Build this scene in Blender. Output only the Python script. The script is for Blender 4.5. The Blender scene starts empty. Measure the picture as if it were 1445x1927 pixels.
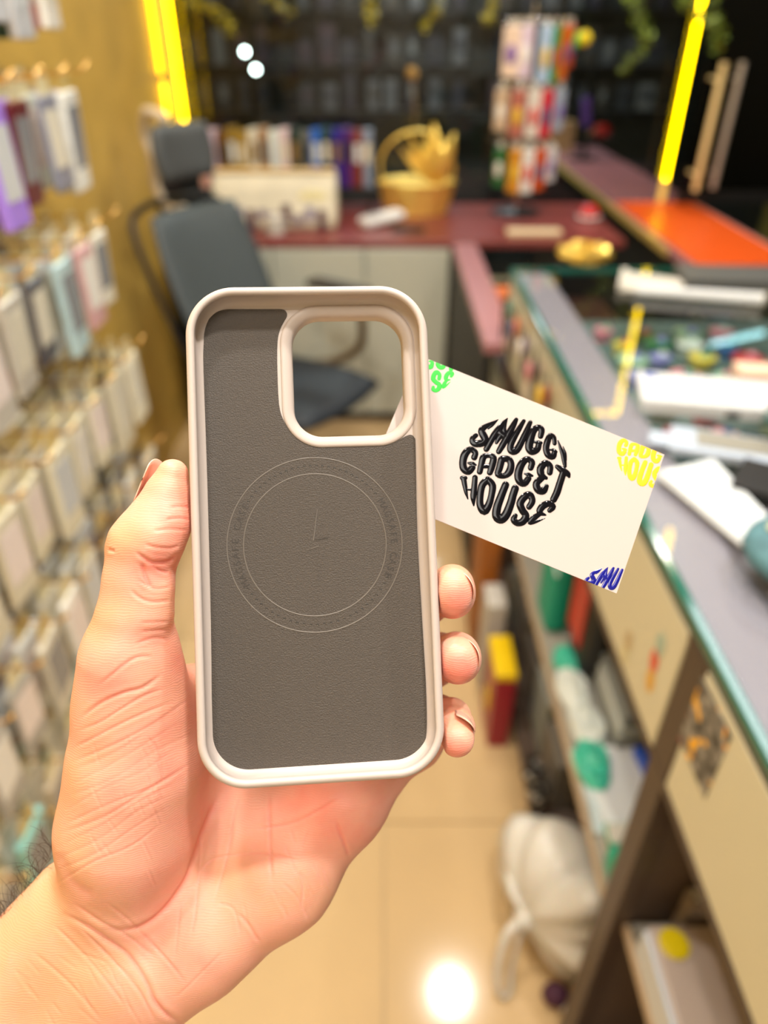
import bpy, bmesh, math, random
import numpy as np
from mathutils import Vector, Matrix, Euler

# ------------------------------------------------------------------ camera, world, lights, exposure
S = bpy.context.scene
C = bpy.context.collection
FPX, CX, CY, W_PX, H_PX = 1330.0, 722.5, 963.5, 1445, 1927
EYE = Vector((0, 0, 1.5))
PITCH = math.radians(34.5)
cam_data = bpy.data.cameras.new('camera')
cam = bpy.data.objects.new('camera', cam_data)
C.objects.link(cam)
cam.location = EYE
cam.rotation_euler = (math.pi / 2 - PITCH, 0, 0)
cam_data.sensor_fit = 'VERTICAL'
cam_data.sensor_height = 36.0
cam_data.lens = FPX / H_PX * 36.0
cam_data.clip_start = 0.01
cam_data.dof.use_dof = True
cam_data.dof.focus_distance = 0.219
cam_data.dof.aperture_fstop = cam_data.lens / 4.6
S.camera = cam
CAM_M = Matrix.Translation(EYE) @ Euler((math.pi / 2 - PITCH, 0, 0)).to_matrix().to_4x4()

world = bpy.data.worlds.new('world')
S.world = world
world.use_nodes = True
world.node_tree.nodes['Background'].inputs['Color'].default_value = (0.9, 0.95, 1.0, 1)
world.node_tree.nodes['Background'].inputs['Strength'].default_value = 0.02

S.view_settings.view_transform = 'Standard'
S.view_settings.look = 'None'
S.view_settings.gamma = 1.0
S.view_settings.use_curve_mapping = False
S.view_settings.exposure = -0.18


def light(name, kind, loc, energy, color, size=0.1, rot=(0, 0, 0), size_y=None, spread=None):
    d = bpy.data.lights.new(name, kind)
    d.energy = energy
    d.color = color
    if kind == 'AREA':
        d.size = size
        if size_y:
            d.shape = 'RECTANGLE'
            d.size_y = size_y
        else:
            d.shape = 'DISK'
        if spread:
            d.spread = spread
    else:
        d.shadow_soft_size = size
    o = bpy.data.objects.new(name, d)
    C.objects.link(o)
    o.location = loc
    o.rotation_euler = rot
    return o


WARM = (1.0, 0.86, 0.70)
NEUT = (1.0, 0.95, 0.88)
# the shop's ceiling downlights, the last one added to brighten the case rack (their fittings are built with the ceiling below)
DOWNLIGHTS = [(0.35, 0.16, 62), (0.36, 1.70, 42), (-0.52, 1.05, 62), (0.92, 3.0, 42), (1.45, 3.0, 22), (-0.76, 2.35, 30), (1.1, 0.6, 40), (-0.28, 0.42, 34)]
for x, y, e in DOWNLIGHTS:
    light('downlight_lamp', 'AREA', (x, y, 2.855), e * 0.40, NEUT, 0.11)
light('ceiling_panel_lamp', 'AREA', (-0.1, -0.75, 2.85), 22, NEUT, 0.9, size_y=0.6)
light('ceiling_panel_lamp', 'AREA', (1.5, 2.0, 2.85), 5, (0.95, 0.97, 1.0), 0.06, size_y=1.2)

# ------------------------------------------------------------------ materials
MATS = {}


def lin(h):
    h = h.lstrip('#')
    out = []
    for i in (0, 2, 4):
        c = int(h[i:i + 2], 16) / 255
        out.append(c / 12.92 if c <= 0.04045 else ((c + 0.055) / 1.055) ** 2.4)
    return tuple(out)


def mat(name, col, rough=0.5, metal=0.0, emit=0.0, noise=0.0, nscale=30.0, bump=0.0, bscale=200.0, coat=0.0, sss=0.0, spec=0.5, trans=0.0):
    if name in MATS:
        return MATS[name]
    if isinstance(col, str):
        col = lin(col)
    m = bpy.data.materials.new(name)
    m.use_nodes = True
    nt = m.node_tree
    b = nt.nodes['Principled BSDF']
    b.inputs['Base Color'].default_value = (*col, 1)
    b.inputs['Roughness'].default_value = rough
    b.inputs['Metallic'].default_value = metal
    b.inputs['Specular IOR Level'].default_value = spec
    b.inputs['Coat Weight'].default_value = coat
    b.inputs['Coat Roughness'].default_value = 0.05
    b.inputs['Transmission Weight'].default_value = trans
    if sss:
        b.inputs['Subsurface Weight'].default_value = sss
        b.inputs['Subsurface Scale'].default_value = 0.004
    if emit:
        b.inputs['Emission Color'].default_value = (*col, 1)
        b.inputs['Emission Strength'].default_value = emit
    if noise or bump:
        tc = nt.nodes.new('ShaderNodeTexCoord')
    if noise:
        n = nt.nodes.new('ShaderNodeTexNoise')
        n.inputs['Scale'].default_value = nscale
        n.inputs['Detail'].default_value = 4
        r = nt.nodes.new('ShaderNodeMixRGB')
        r.inputs[1].default_value = (*[c * (1 - noise) for c in col], 1)
        r.inputs[2].default_value = (*[min(1, c * (1 + noise)) for c in col], 1)
        nt.links.new(tc.outputs['Object'], n.inputs['Vector'])
        nt.links.new(n.outputs['Fac'], r.inputs[0])
        nt.links.new(r.outputs[0], b.inputs['Base Color'])
    if bump:
        n2 = nt.nodes.new('ShaderNodeTexNoise')
        n2.inputs['Scale'].default_value = bscale
        n2.inputs['Detail'].default_value = 3
        bp = nt.nodes.new('ShaderNodeBump')
        bp.inputs['Strength'].default_value = bump
        bp.inputs['Distance'].default_value = 0.001
        nt.links.new(tc.outputs['Object'], n2.inputs['Vector'])
        nt.links.new(n2.outputs['Fac'], bp.inputs['Height'])
        nt.links.new(bp.outputs[0], b.inputs['Normal'])
    MATS[name] = m
    return m


def glass_mat(name, tint, gloss=0.05, ior=1.6):
    """Thin clear pane: see-through with a Fresnel reflection."""
    if name in MATS:
        return MATS[name]
    m = bpy.data.materials.new(name)
    m.use_nodes = True
    nt = m.node_tree
    nt.nodes.clear()
    out = nt.nodes.new('ShaderNodeOutputMaterial')
    mix = nt.nodes.new('ShaderNodeMixShader')
    tr = nt.nodes.new('ShaderNodeBsdfTransparent')
    gl = nt.nodes.new('ShaderNodeBsdfGlossy')
    fr = nt.nodes.new('ShaderNodeFresnel')
    fr.inputs['IOR'].default_value = ior
    gl.inputs['Roughness'].default_value = gloss
    tr.inputs['Color'].default_value = (*tint, 1)
    ge = nt.nodes.new('ShaderNodeNewGeometry')
    inv = nt.nodes.new('ShaderNodeMath')
    inv.operation = 'SUBTRACT'
    inv.inputs[0].default_value = 1.0
    mu = nt.nodes.new('ShaderNodeMath')
    mu.operation = 'MULTIPLY'
    nt.links.new(ge.outputs['Backfacing'], inv.inputs[1])
    nt.links.new(fr.outputs[0], mu.inputs[0])
    nt.links.new(inv.outputs[0], mu.inputs[1])
    nt.links.new(mu.outputs[0], mix.inputs[0])
    nt.links.new(tr.outputs[0], mix.inputs[1])
    nt.links.new(gl.outputs[0], mix.inputs[2])
    nt.links.new(mix.outputs[0], out.inputs[0])
    MATS[name] = m
    return m


# ------------------------------------------------------------------ mesh helpers
class MB:
    def __init__(self):
        self.v = []
        self.f = []

    def add(self, verts, faces):
        n = len(self.v)
        self.v += [tuple(p) for p in verts]
        self.f += [tuple(i + n for i in q) for q in faces]
        return self

    def box(self, c, s, rot=None):
        x, y, z = s[0] / 2, s[1] / 2, s[2] / 2
        vs = [Vector((a * x, b * y, d * z)) for a in (-1, 1) for b in (-1, 1) for d in (-1, 1)]
        if rot is not None:
            R = Euler(rot).to_matrix()
            vs = [R @ q for q in vs]
        c = Vector(c)
        return self.add([q + c for q in vs], [(0, 1, 3, 2), (4, 6, 7, 5), (0, 4, 5, 1), (2, 3, 7, 6), (0, 2, 6, 4), (1, 5, 7, 3)])

    def tube(self, pts, rad, n=8, closed=False, flat=1.0, up=None, caps=True):
        pts = [Vector(p) for p in pts]
        k = len(pts)
        rads = rad if isinstance(rad, (list, tuple)) else [rad] * k
        rings = []
        prev = None
        for i in range(k):
            if closed:
                t = pts[(i + 1) % k] - pts[i - 1]
            else:
                t = pts[min(i + 1, k - 1)] - pts[max(i - 1, 0)]
            if t.length < 1e-9:
                t = Vector((0, 0, 1))
            t.normalize()
            if up is not None:
                a = Vector(up)
            elif prev is not None:
                a = prev
            else:
                a = Vector((0, 0, 1)) if abs(t.z) < 0.9 else Vector((1, 0, 0))
            u = a - t * a.dot(t)
            if u.length < 1e-6:
                u = t.orthogonal()
            u.normalize()
            prev = u
            w = t.cross(u)
            rings.append([pts[i] + (u * math.sin(2 * math.pi * j / n) * flat + w * math.cos(2 * math.pi * j / n)) * rads[i] for j in range(n)])
        vs = [p for r in rings for p in r]
        fs = []
        m = k if closed else k - 1
        for i in range(m):
            a, b = i * n, ((i + 1) % k) * n
            for j in range(n):
                fs.append((a + j, a + (j + 1) % n, b + (j + 1) % n, b + j))
        if not closed and caps:
            fs.append(tuple(range(n))[::-1])
            fs.append(tuple((k - 1) * n + j for j in range(n)))
        return self.add(vs, fs)

    def lathe(self, prof, c=(0, 0, 0), n=20, axis='z'):
        vs, fs = [], []
        c = Vector(c)
        for r, z in prof:
            for j in range(n):
                a = 2 * math.pi * j / n
                p = (r * math.cos(a), r * math.sin(a), z)
                if axis == 'x':
                    p = (p[2], p[0], p[1])
                elif axis == 'y':
                    p = (p[0], p[2], p[1])
                vs.append(Vector(p) + c)
        for i in range(len(prof) - 1):
            for j in range(n):
                fs.append((i * n + j, i * n + (j + 1) % n, (i + 1) * n + (j + 1) % n, (i + 1) * n + j))
        fs.append(tuple(range(n))[::-1])
        fs.append(tuple((len(prof) - 1) * n + j for j in range(n)))
        return self.add(vs, fs)

    def ball(self, c, s, n=12, m=8):
        c = Vector(c)
        if not isinstance(s, (list, tuple)):
            s = (s, s, s)
        vs, fs = [], []
        for i in range(1, m):
            a = math.pi * i / m
            for j in range(n):
                b = 2 * math.pi * j / n
                vs.append(c + Vector((s[0] * math.sin(a) * math.cos(b), s[1] * math.sin(a) * math.sin(b), s[2] * math.cos(a))))
        for i in range(m - 2):
            for j in range(n):
                fs.append((i * n + j, i * n + (j + 1) % n, (i + 1) * n + (j + 1) % n, (i + 1) * n + j))
        vs.append(c + Vector((0, 0, s[2])))
        vs.append(c - Vector((0, 0, s[2])))
        t = len(vs) - 2
        for j in range(n):
            fs.append((t, (j + 1) % n, j))
            fs.append((t + 1, (m - 2) * n + j, (m - 2) * n + (j + 1) % n))
        return self.add(vs, fs)

    def prism(self, poly, z0, z1):
        n = len(poly)
        vs = [(x, y, z0) for x, y in poly] + [(x, y, z1) for x, y in poly]
        fs = [tuple(range(n))[::-1], tuple(range(n, 2 * n))] + [(i, (i + 1) % n, n + (i + 1) % n, n + i) for i in range(n)]
        return self.add(vs, fs)

    def xform(self, M):
        self.v = [tuple(M @ Vector(p)) for p in self.v]
        return self

    def build(self, name, m=None, parent=None, smooth=False, bevel=0.0, segs=2, loc=None, fix=True, angle=None):
        me = bpy.data.meshes.new(name)
        me.from_pydata(self.v, [], self.f)
        if fix:
            bm = bmesh.new()
            bm.from_mesh(me)
            bmesh.ops.recalc_face_normals(bm, faces=bm.faces)
            bm.to_mesh(me)
            bm.free()
        me.update()
        if m is not None:
            me.materials.append(m)
        if smooth:
            me.shade_smooth()
        o = bpy.data.objects.new(name, me)
        C.objects.link(o)
        if parent is not None:
            o.parent = parent
        if loc is not None:
            o.location = loc
        if bevel:
            b = o.modifiers.new('bevel', 'BEVEL')
            b.width = bevel
            b.segments = segs
            b.limit_method = 'ANGLE'
        if smooth and angle:
            e = o.modifiers.new('split', 'EDGE_SPLIT')
            e.split_angle = math.radians(angle)
        return o


def tag(o, label=None, cat=None, group=None, kind=None):
    if label:
        o['label'] = label
    if cat:
        o['category'] = cat
    if group:
        o['group'] = group
    if kind:
        o['kind'] = kind
    return o


def thing(name, label, cat, loc=(0, 0, 0), rotz=0.0, group=None):
    o = bpy.data.objects.new(name, None)
    o.empty_display_size = 0.05
    C.objects.link(o)
    o.location = loc
    o.rotation_euler = (0, 0, rotz)
    return tag(o, label, cat, group)


def bx(name, c, s, m, parent=None, bevel=0.0, rot=None):
    return MB().box(c, s, rot).build(name, m, parent, bevel=bevel)


def struct(name, c, s, m, parent=None):
    o = bx(name, c, s, m, parent)
    o['kind'] = 'structure'
    return o


def catmull_l(pts, n=6):
    return [Vector(p) for p in _cat(pts, n)]


def _cat(pts, n):
    out = []
    k = len(pts)
    P = [Vector(p) for p in pts]
    for i in range(k - 1):
        a, b, c, d = P[max(i - 1, 0)], P[i], P[i + 1], P[min(i + 2, k - 1)]
        for j in range(n):
            t = j / n
            out.append(0.5 * ((2 * b) + (c - a) * t + (2 * a - 5 * b + 4 * c - d) * t * t + (3 * b - a - 3 * c + d) * t ** 3))
    out.append(P[-1])
    return out

# ================================================================== THE ROOM
gold_wall = mat('gold_wallpaper', (0.60, 0.385, 0.075), rough=0.45, noise=0.25, nscale=7, bump=0.3, bscale=120)
plaster = mat('warm_plaster', (0.60, 0.55, 0.46), rough=0.8, noise=0.05)
ceil_m = mat('ceiling_white', (0.75, 0.73, 0.70), rough=0.8)
dark_olive = mat('dark_olive_panel', (0.035, 0.032, 0.012), rough=0.6, noise=0.3, nscale=4)
black_m = mat('black_laminate', (0.006, 0.005, 0.005), rough=0.5)
tile_m = mat('beige_floor_tile', (0.56, 0.39, 0.20), rough=0.11, noise=0.07, nscale=6, spec=0.5)
grout_m = mat('floor_grout', (0.40, 0.30, 0.17), rough=0.7)
brown_lam = mat('dark_brown_laminate', (0.058, 0.036, 0.024), rough=0.45, noise=0.12, nscale=14)
inner_lam = mat('grey_brown_laminate', (0.105, 0.072, 0.053), rough=0.5, noise=0.06)
shelf_lam = mat('grey_laminate', (0.36, 0.34, 0.29), rough=0.5)
edge_tan = mat('tan_edge_banding', (0.50, 0.38, 0.25), rough=0.5)
cream_lam = mat('cream_gloss_laminate', (0.62, 0.605, 0.46), rough=0.22)
mauve = mat('mauve_laminate', (0.36, 0.155, 0.165), rough=0.25, noise=0.1, nscale=10)
maroon_top = mat('maroon_laminate', (0.21, 0.045, 0.04), rough=0.28, noise=0.15, nscale=9)
lavender = mat('lavender_laminate', (0.31, 0.265, 0.32), rough=0.3, noise=0.08, nscale=5)
green_glass = mat('green_glass_edge', (0.0, 0.10, 0.07), rough=0.1, spec=0.8)
clear_glass = glass_mat('counter_glass', (0.96, 0.99, 0.98), 0.02, 1.85)
night_glass = glass_mat('night_window_glass', (0.9, 0.93, 0.92), 0.03)
led_m = mat('yellow_led', (1.0, 0.66, 0.0), emit=14.0)
led_soft = mat('yellow_led_profile', (1.0, 0.60, 0.0), emit=5)
chrome = mat('chrome', (0.75, 0.73, 0.70), rough=0.15, metal=1.0)
brass = mat('brass', (0.95, 0.62, 0.20), rough=0.22, metal=1.0)
gold_foil = mat('gold_foil', (1.0, 0.74, 0.17), rough=0.28, metal=0.65)
white_pl = mat('white_plastic', (0.80, 0.80, 0.78), rough=0.35)
dark_metal = mat('dark_metal', (0.02, 0.02, 0.02), rough=0.4, metal=0.5)

floor = struct('floor', (0.45, 1.6, -0.02), (3.1, 7.2, 0.03), grout_m)
tile_me = None
for i in range(5):
    for j in range(12):
        x, y = -0.8 + 0.6 * i + 0.3, -1.77 + 0.6 * j
        if x > 2.0 or y > 5.2:
            continue
        if tile_me is None:
            t = MB().box((0, 0, -0.0025), (0.597, 0.597, 0.005)).build('tile', tile_m, floor, bevel=0.001)
            tile_me = t.data
        else:
            t = bpy.data.objects.new('tile', tile_me)
            C.objects.link(t)
            t.parent = floor
        t.location = (x - 0.4, y, 0)
struct('wall_left', (-0.95, 0.75, 1.45), (0.1, 4.5, 2.9), gold_wall)
struct('wall_back', (0.45, -1.55, 1.45), (2.9, 0.1, 2.9), plaster)
struct('wall_right', (1.95, 1.1, 1.45), (0.1, 5.2, 2.9), dark_olive)
struct('ceiling', (0.45, 1.1, 2.95), (2.9, 5.4, 0.1), ceil_m)
# gold window pier carrying the LED profiles
struct('trim_1', (-0.945, 3.34, 1.95), (0.09, 0.68, 1.9), gold_wall)
struct('trim_2', (-0.945, 3.34, 0.5), (0.09, 0.68, 1.0), black_m)
# front window and the dark premises seen through it
win = struct('window_1', (0.52, 3.72, 2.86), (2.84, 0.06, 0.08), dark_olive)
MB().box((0.22, 3.70, 1.42), (2.26, 0.008, 2.82)).build('pane', night_glass, win)
MB().box((1.62, 3.70, 1.42), (0.5, 0.008, 2.82)).build('pane', night_glass, win)
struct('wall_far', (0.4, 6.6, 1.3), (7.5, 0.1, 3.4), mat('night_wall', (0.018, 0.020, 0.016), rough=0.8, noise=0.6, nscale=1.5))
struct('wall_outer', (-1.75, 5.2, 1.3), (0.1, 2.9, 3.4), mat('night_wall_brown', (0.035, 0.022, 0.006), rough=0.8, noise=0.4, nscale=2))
struct('trim_3', (1.93, 3.62, 1.45), (0.14, 0.14, 2.9), mat('olive_pier', (0.10, 0.085, 0.012), rough=0.6, noise=0.3, nscale=3))

# ------------------------------------------------ ceiling lights (their lamps are set at the top)
for k, (x, y, e) in enumerate(DOWNLIGHTS):
    where = ['over the phone case', 'over the glass counter end', 'over the aisle by the case rack', 'over the maroon desk', 'over the orange mat', 'over the office chair', 'over the near glass counter', 'added to brighten the near end of the case rack'][k]
    t = thing('ceiling_light', 'round recessed ceiling light ' + where, 'ceiling light', (x, y, 2.9), group='recessed ceiling lights')
    MB().lathe([(0.058, -0.0), (0.058, -0.02), (0.072, -0.025), (0.075, -0.012), (0.075, 0.0)], n=24).build('trim_ring', chrome, t, smooth=True, angle=40)
    MB().lathe([(0.056, -0.019), (0.05, -0.021), (0.0, -0.022)], n=24).build('diffuser', mat('lamp_diffuser', (1, .95, .88), emit=14), t)

# ------------------------------------------------ LED profiles
def led(name_label, pts, r, m, group='yellow LED profiles'):
    t = MB().tube(pts, r, 8).build('led_strip', m, smooth=True)
    return tag(t, name_label, 'LED strip', group)


led('thick yellow LED profile on the gold pier, upper length', [(-0.885, 3.30, 1.345), (-0.885, 3.30, 2.8)], 0.008, led_soft)
led('short yellow LED profile on the gold pier, below a small gap', [(-0.885, 3.31, 1.12), (-0.885, 3.31, 1.315)], 0.008, led_soft)
led('bright thin yellow LED strip at the window edge beside the gold pier', [(-0.89, 3.585, 1.13), (-0.89, 3.585, 2.33)], 0.007, led_m)
led('bright yellow upright LED strip rising from the orange mat', [(1.335, 3.66, 0.90), (1.335, 3.66, 2.33)], 0.009, led_m)
led('yellow LED strip running along the top of the window', [(1.335, 3.66, 2.33), (-0.89, 3.62, 2.33)], 0.009, led_m)
t = tag(MB().tube([(1.335, 3.66, 0.80), (1.335, 3.66, 0.90)], 0.016, 8).build('led_end_cap', mat('amber_cap', (0.8, 0.55, 0.12), rough=.3, emit=.6)), 'amber end cap under the upright LED strip on the mat', 'cap')
led('short yellow LED strip hung over the aisle', [(1.10, 2.16, 2.33), (1.26, 2.52, 2.33)], 0.012, led_m)
# cool tube beyond the counter, mirrored in the counter glass
t = thing('tube_lamp', 'cool white tube lamp hung in the window corner', 'lamp', (1.74, 3.4, 1.78))
MB().tube([(-.05, .10, 0.07), (.08, -.12, -.07)], 0.013, 10).build('tube', mat('cool_tube', (0.45, 0.95, 1.0), emit=7), t)
MB().tube([(0.01, 0, 0.02), (0.01, 0, 1.1)], 0.003, 6).build('suspension_wire', dark_metal, t)
for k, (x, y, z) in enumerate([(-0.825, 5.0, 1.375), (-0.77, 5.0, 1.285)]):
    t = thing('spot_lamp', ('upper' if k == 0 else 'lower') + ' small round white lamp glowing in the dark beyond the window', 'lamp', (x, y, z))
    MB().ball((0, 0, 0), 0.017, 12, 8).build('bulb', mat('white_bulb', (0.85, 1.0, 0.95), emit=25), t, smooth=True)
    MB().tube([(0, 0.01, 0), (0, 0.14, 0.0), (0, .14, 0.2)], 0.006, 6).build('stem', dark_metal, t)
t = thing('lamp_post', 'slim dark post carrying the two small lamps outside', 'post', (-0.795, 5.14, -0.02))
MB().tube([(0, 0, 0), (0, 0, 1.7)], 0.012, 8).build('pole', dark_metal, t)
MB().lathe([(0.09, 0), (0.09, 0.02), (0.02, 0.03)], n=16).build('foot', dark_metal, t)

# ------------------------------------------------ long pull handle of the glass door, its reflection built as a second bar
d = thing('door_1', 'dark glass leaf with long pull handle and its modelled reflection beside the orange mat', 'door', (1.605, 3.50, 0.83))
d['kind'] = 'structure'
MB().box((0, 0, 1.0), (0.52, 0.012, 1.9)).build('pane', glass_mat('dark_glass', (0.25, 0.27, 0.26), 0.05), d)
MB().box((0, 0, 0.025), (0.52, 0.03, 0.05)).build('rail', dark_metal, d)
MB().box((0, 0, 1.97), (0.52, 0.03, 0.05)).build('rail', dark_metal, d)
for k, (x, y, m_, lab) in enumerate([(-0.23, -.12, mat('handle_lit', (1.0, 0.80, 0.38), rough=.35, metal=.2), 'warm brass handle'), (-.130, -.06, mat('handle_reflection', (0.60, 0.55, 0.47), rough=.3, metal=.5), 'dull modelled reflection of the handle')]):
    h_ = MB().tube([(x, y, 0.07), (x, y, 0.55)], 0.0135, 12).build('handle', m_, d, smooth=True, angle=40)
    h_['label'] = lab
    for z in (0.13, 0.49):
        MB().tube([(x, y, z), (x, -.006, z)], 0.007, 8).build('mount', m_, h_)

# ------------------------------------------------ maroon desk along the window
desk = thing('reception_desk', 'low desk with maroon top and glossy pale front under the window', 'desk', (0, 3.25, 0))
bx('desktop', (0.10, 0.03, 0.785), (1.72, 0.72, 0.03), maroon_top, desk, bevel=.004)
for k in range(3):
    x0, x1 = [(-0.80, -0.45), (-0.446, -0.08), (-0.076, 0.262)][k]
    bx('front_panel', ((x0 + x1) / 2, -0.335, 0.41), (x1 - x0, 0.018, 0.715), mat('pale_gloss_panel', (0.50, 0.52, 0.44), rough=0.12, coat=.5), desk, bevel=.002)
bx('plinth', (-0.27, -0.30, 0.025), (1.06, 0.02, 0.05), black_m, desk)
bx('side_panel', (-0.82, 0.02, 0.385), (0.03, 0.70, 0.77), black_m, desk)
bx('side_panel', (0.275, 0.02, 0.385), (0.022, 0.70, 0.77), black_m, desk)
# return of the desk, running toward the glass counter
ret = thing('desk_return', 'narrow mauve topped desk return with black side running to the glass counter', 'desk', (0.5, 2.35, 0))
bx('desktop', (-0.185, 0, 0.785), (0.09, 1.07, 0.03), mauve, ret, bevel=.003)
bx('side_panel', (-0.215, 0, 0.385), (0.02, 1.06, 0.77), black_m, ret)
bx('inner_shelf', (0.10, 0, 0.62), (0.48, 1.06, 0.02), mat('dark_shelf', (0.05, 0.02, 0.015), rough=.4), ret)

# far counter by the right-hand window
rc_ = thing('side_counter', 'long mauve topped counter running away past the window', 'counter', (1.3, 3.1, 0))
bx('countertop', (0.0, 1.10, 0.785), (0.42, 2.8, 0.03), mauve, rc_, bevel=.004)
bx('countertop', (0.10, -0.43, 0.785), (0.62, 0.25, 0.03), mauve, rc_, bevel=.004)
bx('front_panel', (-0.18, 0.95, 0.385), (0.02, 3.0, 0.77), black_m, rc_)
bx('edge_band', (-0.215, 1.10, 0.785), (0.008, 2.8, 0.03), mat('gold_edge', (0.6, 0.42, 0.12), rough=.3), rc_)
om = thing('cutting_mat', 'bright orange mat covering the near end of the side counter', 'mat', (1.29, 3.10, 0.801))
bx('sheet', (0.0, 0.0, 0.002), (0.36, 1.08, 0.003), mat('orange_vinyl', (0.78, 0.10, 0.010), rough=0.35), om)
bx('border', (0.185, 0.0, 0.0025), (0.012, 1.08, 0.004), mat('pink_border', (0.75, 0.30, 0.22), rough=0.4), om)

# ------------------------------------------------ the glass counter on the right
GX, GT = 0.318, 1.0
gc = thing('glass_counter', 'long glass topped shop counter with lavender ledge, cream fascia and open shelves', 'counter', (0.318, 0, 0))
Y0, Y1 = -0.6, 1.80
yc, yl = (Y0 + Y1) / 2, Y1 - Y0
MB().box((0.42, yc, GT - 0.004), (0.84, yl, 0.008)).build('glass_top', clear_glass, gc)
bx('glass_edge', (0.004, yc, GT - 0.006), (0.012, yl, 0.014), green_glass, gc, bevel=.002)
bx('glass_edge', (0.42, Y1, GT - 0.005), (0.84, 0.010, 0.012), green_glass, gc)
bx('ledge', (0.048, yc, GT - 0.016), (0.09, yl, 0.012), lavender, gc)
bx('near_top_board', (0.46, (0.76 + Y0) / 2, GT - 0.016), (0.74, 0.76 - Y0, 0.012), lavender, gc)
bx('tray_floor', (0.46, 1.28, 0.86), (0.74, 1.04, 0.012), mat('teal_felt', (0.10, 0.15, 0.14), rough=.8, noise=.5, nscale=12), gc)
bx('back_board', (0.835, yc, 0.5), (0.012, yl, 0.96), shelf_lam, gc)
bx('edge_trim', (0.012, yc, GT - 0.022), (0.022, yl, 0.018), brown_lam, gc)
bx('fascia_panel', (0.006, (0.535 + 1.80) / 2, 0.885), (0.012, 1.80 - 0.535, 0.185), cream_lam, gc, bevel=.002)
bx('fascia_panel', (0.006, (0.485 + Y0) / 2, 0.885), (0.012, 0.485 - Y0, 0.185), cream_lam, gc, bevel=.002)
bx('fascia_trim', (0.010, yc, 0.787), (0.022, yl, 0.012), brown_lam, gc)
bx('post', (0.014, 0.51, 0.49), (0.028, 0.044, 0.98), brown_lam, gc, bevel=.002)
bx('divider', (0.42, 0.505, 0.39), (0.80, 0.018, 0.77), inner_lam, gc)
bx('end_panel', (0.42, 1.79, 0.39), (0.82, 0.018, 0.77), inner_lam, gc)
bx('bottom_board', (0.42, 1.34, 0.05), (0.82, 0.90, 0.018), inner_lam, gc)
bx('bottom_board', (0.42, -0.05, 0.05), (0.82, 1.08, 0.018), inner_lam, gc)
bx('kickboard', (0.03, 1.34, 0.02), (0.012, 0.90, 0.04), brown_lam, gc)
bx('kickboard', (0.03, -0.05, 0.02), (0.012, 1.08, 0.04), brown_lam, gc)
s = bx('shelf', (0.425, 1.155, 0.40), (0.80, 1.25, 0.016), shelf_lam, gc)
bx('shelf_edge', (0.020, 1.155, 0.40), (0.006, 1.25, 0.018), edge_tan, gc)
s = bx('shelf', (0.425, -0.05, 0.455), (0.79, 1.08, 0.016), shelf_lam, gc)
bx('shelf_edge', (0.022, -0.05, 0.455), (0.006, 1.08, 0.018), edge_tan, gc)

# printed sticker with a heap of grey shapes on the near fascia
vor = bpy.data.materials.new('grey_red_print')
vor.use_nodes = True
nt = vor.node_tree
vn = nt.nodes.new('ShaderNodeTexVoronoi')
vn.inputs['Scale'].default_value = 75
cr = nt.nodes.new('ShaderNodeValToRGB')
els = cr.color_ramp.elements
els[0].position, els[0].color = 0.0, (0.5, 0.48, 0.42, 1)
els[1].position, els[1].color = 0.85, (0.02, 0.018, 0.015, 1)
n_ = els.new(0.35)
n_.color = (0.22, 0.21, 0.19, 1)
nn = nt.nodes.new('ShaderNodeTexNoise')
nn.inputs['Scale'].default_value = 48
c2 = nt.nodes.new('ShaderNodeValToRGB')
c2.color_ramp.interpolation = 'CONSTANT'
c2.color_ramp.elements[0].color = (0, 0, 0, 1)
c2.color_ramp.elements[1].position = 0.61
c2.color_ramp.elements[1].color = (1, 1, 1, 1)
c3 = nt.nodes.new('ShaderNodeValToRGB')
c3.color_ramp.elements[0].position = 0.45
c3.color_ramp.elements[0].color = (0.75, 0.03, 0.01, 1)
c3.color_ramp.elements[1].position = 0.55
c3.color_ramp.elements[1].color = (0.9, 0.45, 0.0, 1)
n3 = nt.nodes.new('ShaderNodeTexNoise')
n3.inputs['Scale'].default_value = 40
tcn = nt.nodes.new('ShaderNodeTexCoord')
mixn = nt.nodes.new('ShaderNodeMixRGB')
for n_ in (vn, nn, n3):
    nt.links.new(tcn.outputs['Object'], n_.inputs['Vector'])
nt.links.new(vn.outputs['Distance'], cr.inputs[0])
nt.links.new(nn.outputs['Fac'], c2.inputs[0])
nt.links.new(n3.outputs['Fac'], c3.inputs[0])
nt.links.new(c2.outputs[0], mixn.inputs[0])
nt.links.new(cr.outputs[0], mixn.inputs[1])
nt.links.new(c3.outputs[0], mixn.inputs[2])
nt.links.new(mixn.outputs[0], nt.nodes['Principled BSDF'].inputs['Base Color'])
stk = bx('sticker', (0, 0, 0), (0.0012, 0.072, 0.096), vor)
stk.location = (GX - 0.0007, 0.452, 0.918)
tag(stk, 'square sticker of piled grey shapes with red and yellow on cream fascia', 'sticker')


def sticker(y, z, h, w, cols, lab):
    t = thing('sticker', lab, 'sticker', (GX - 0.0006, y, z), group='small stickers on the counter front')
    for i, c in enumerate(cols):
        k = len(cols)
        MB().ball((0, (random.random() - .5) * w * .5, h * ((i + .5) / k - .5)), (0.0006, w * .42, h / k * .62), 10, 6).build('patch', mat('sticker_' + c, c, rough=.4), t)


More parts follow.
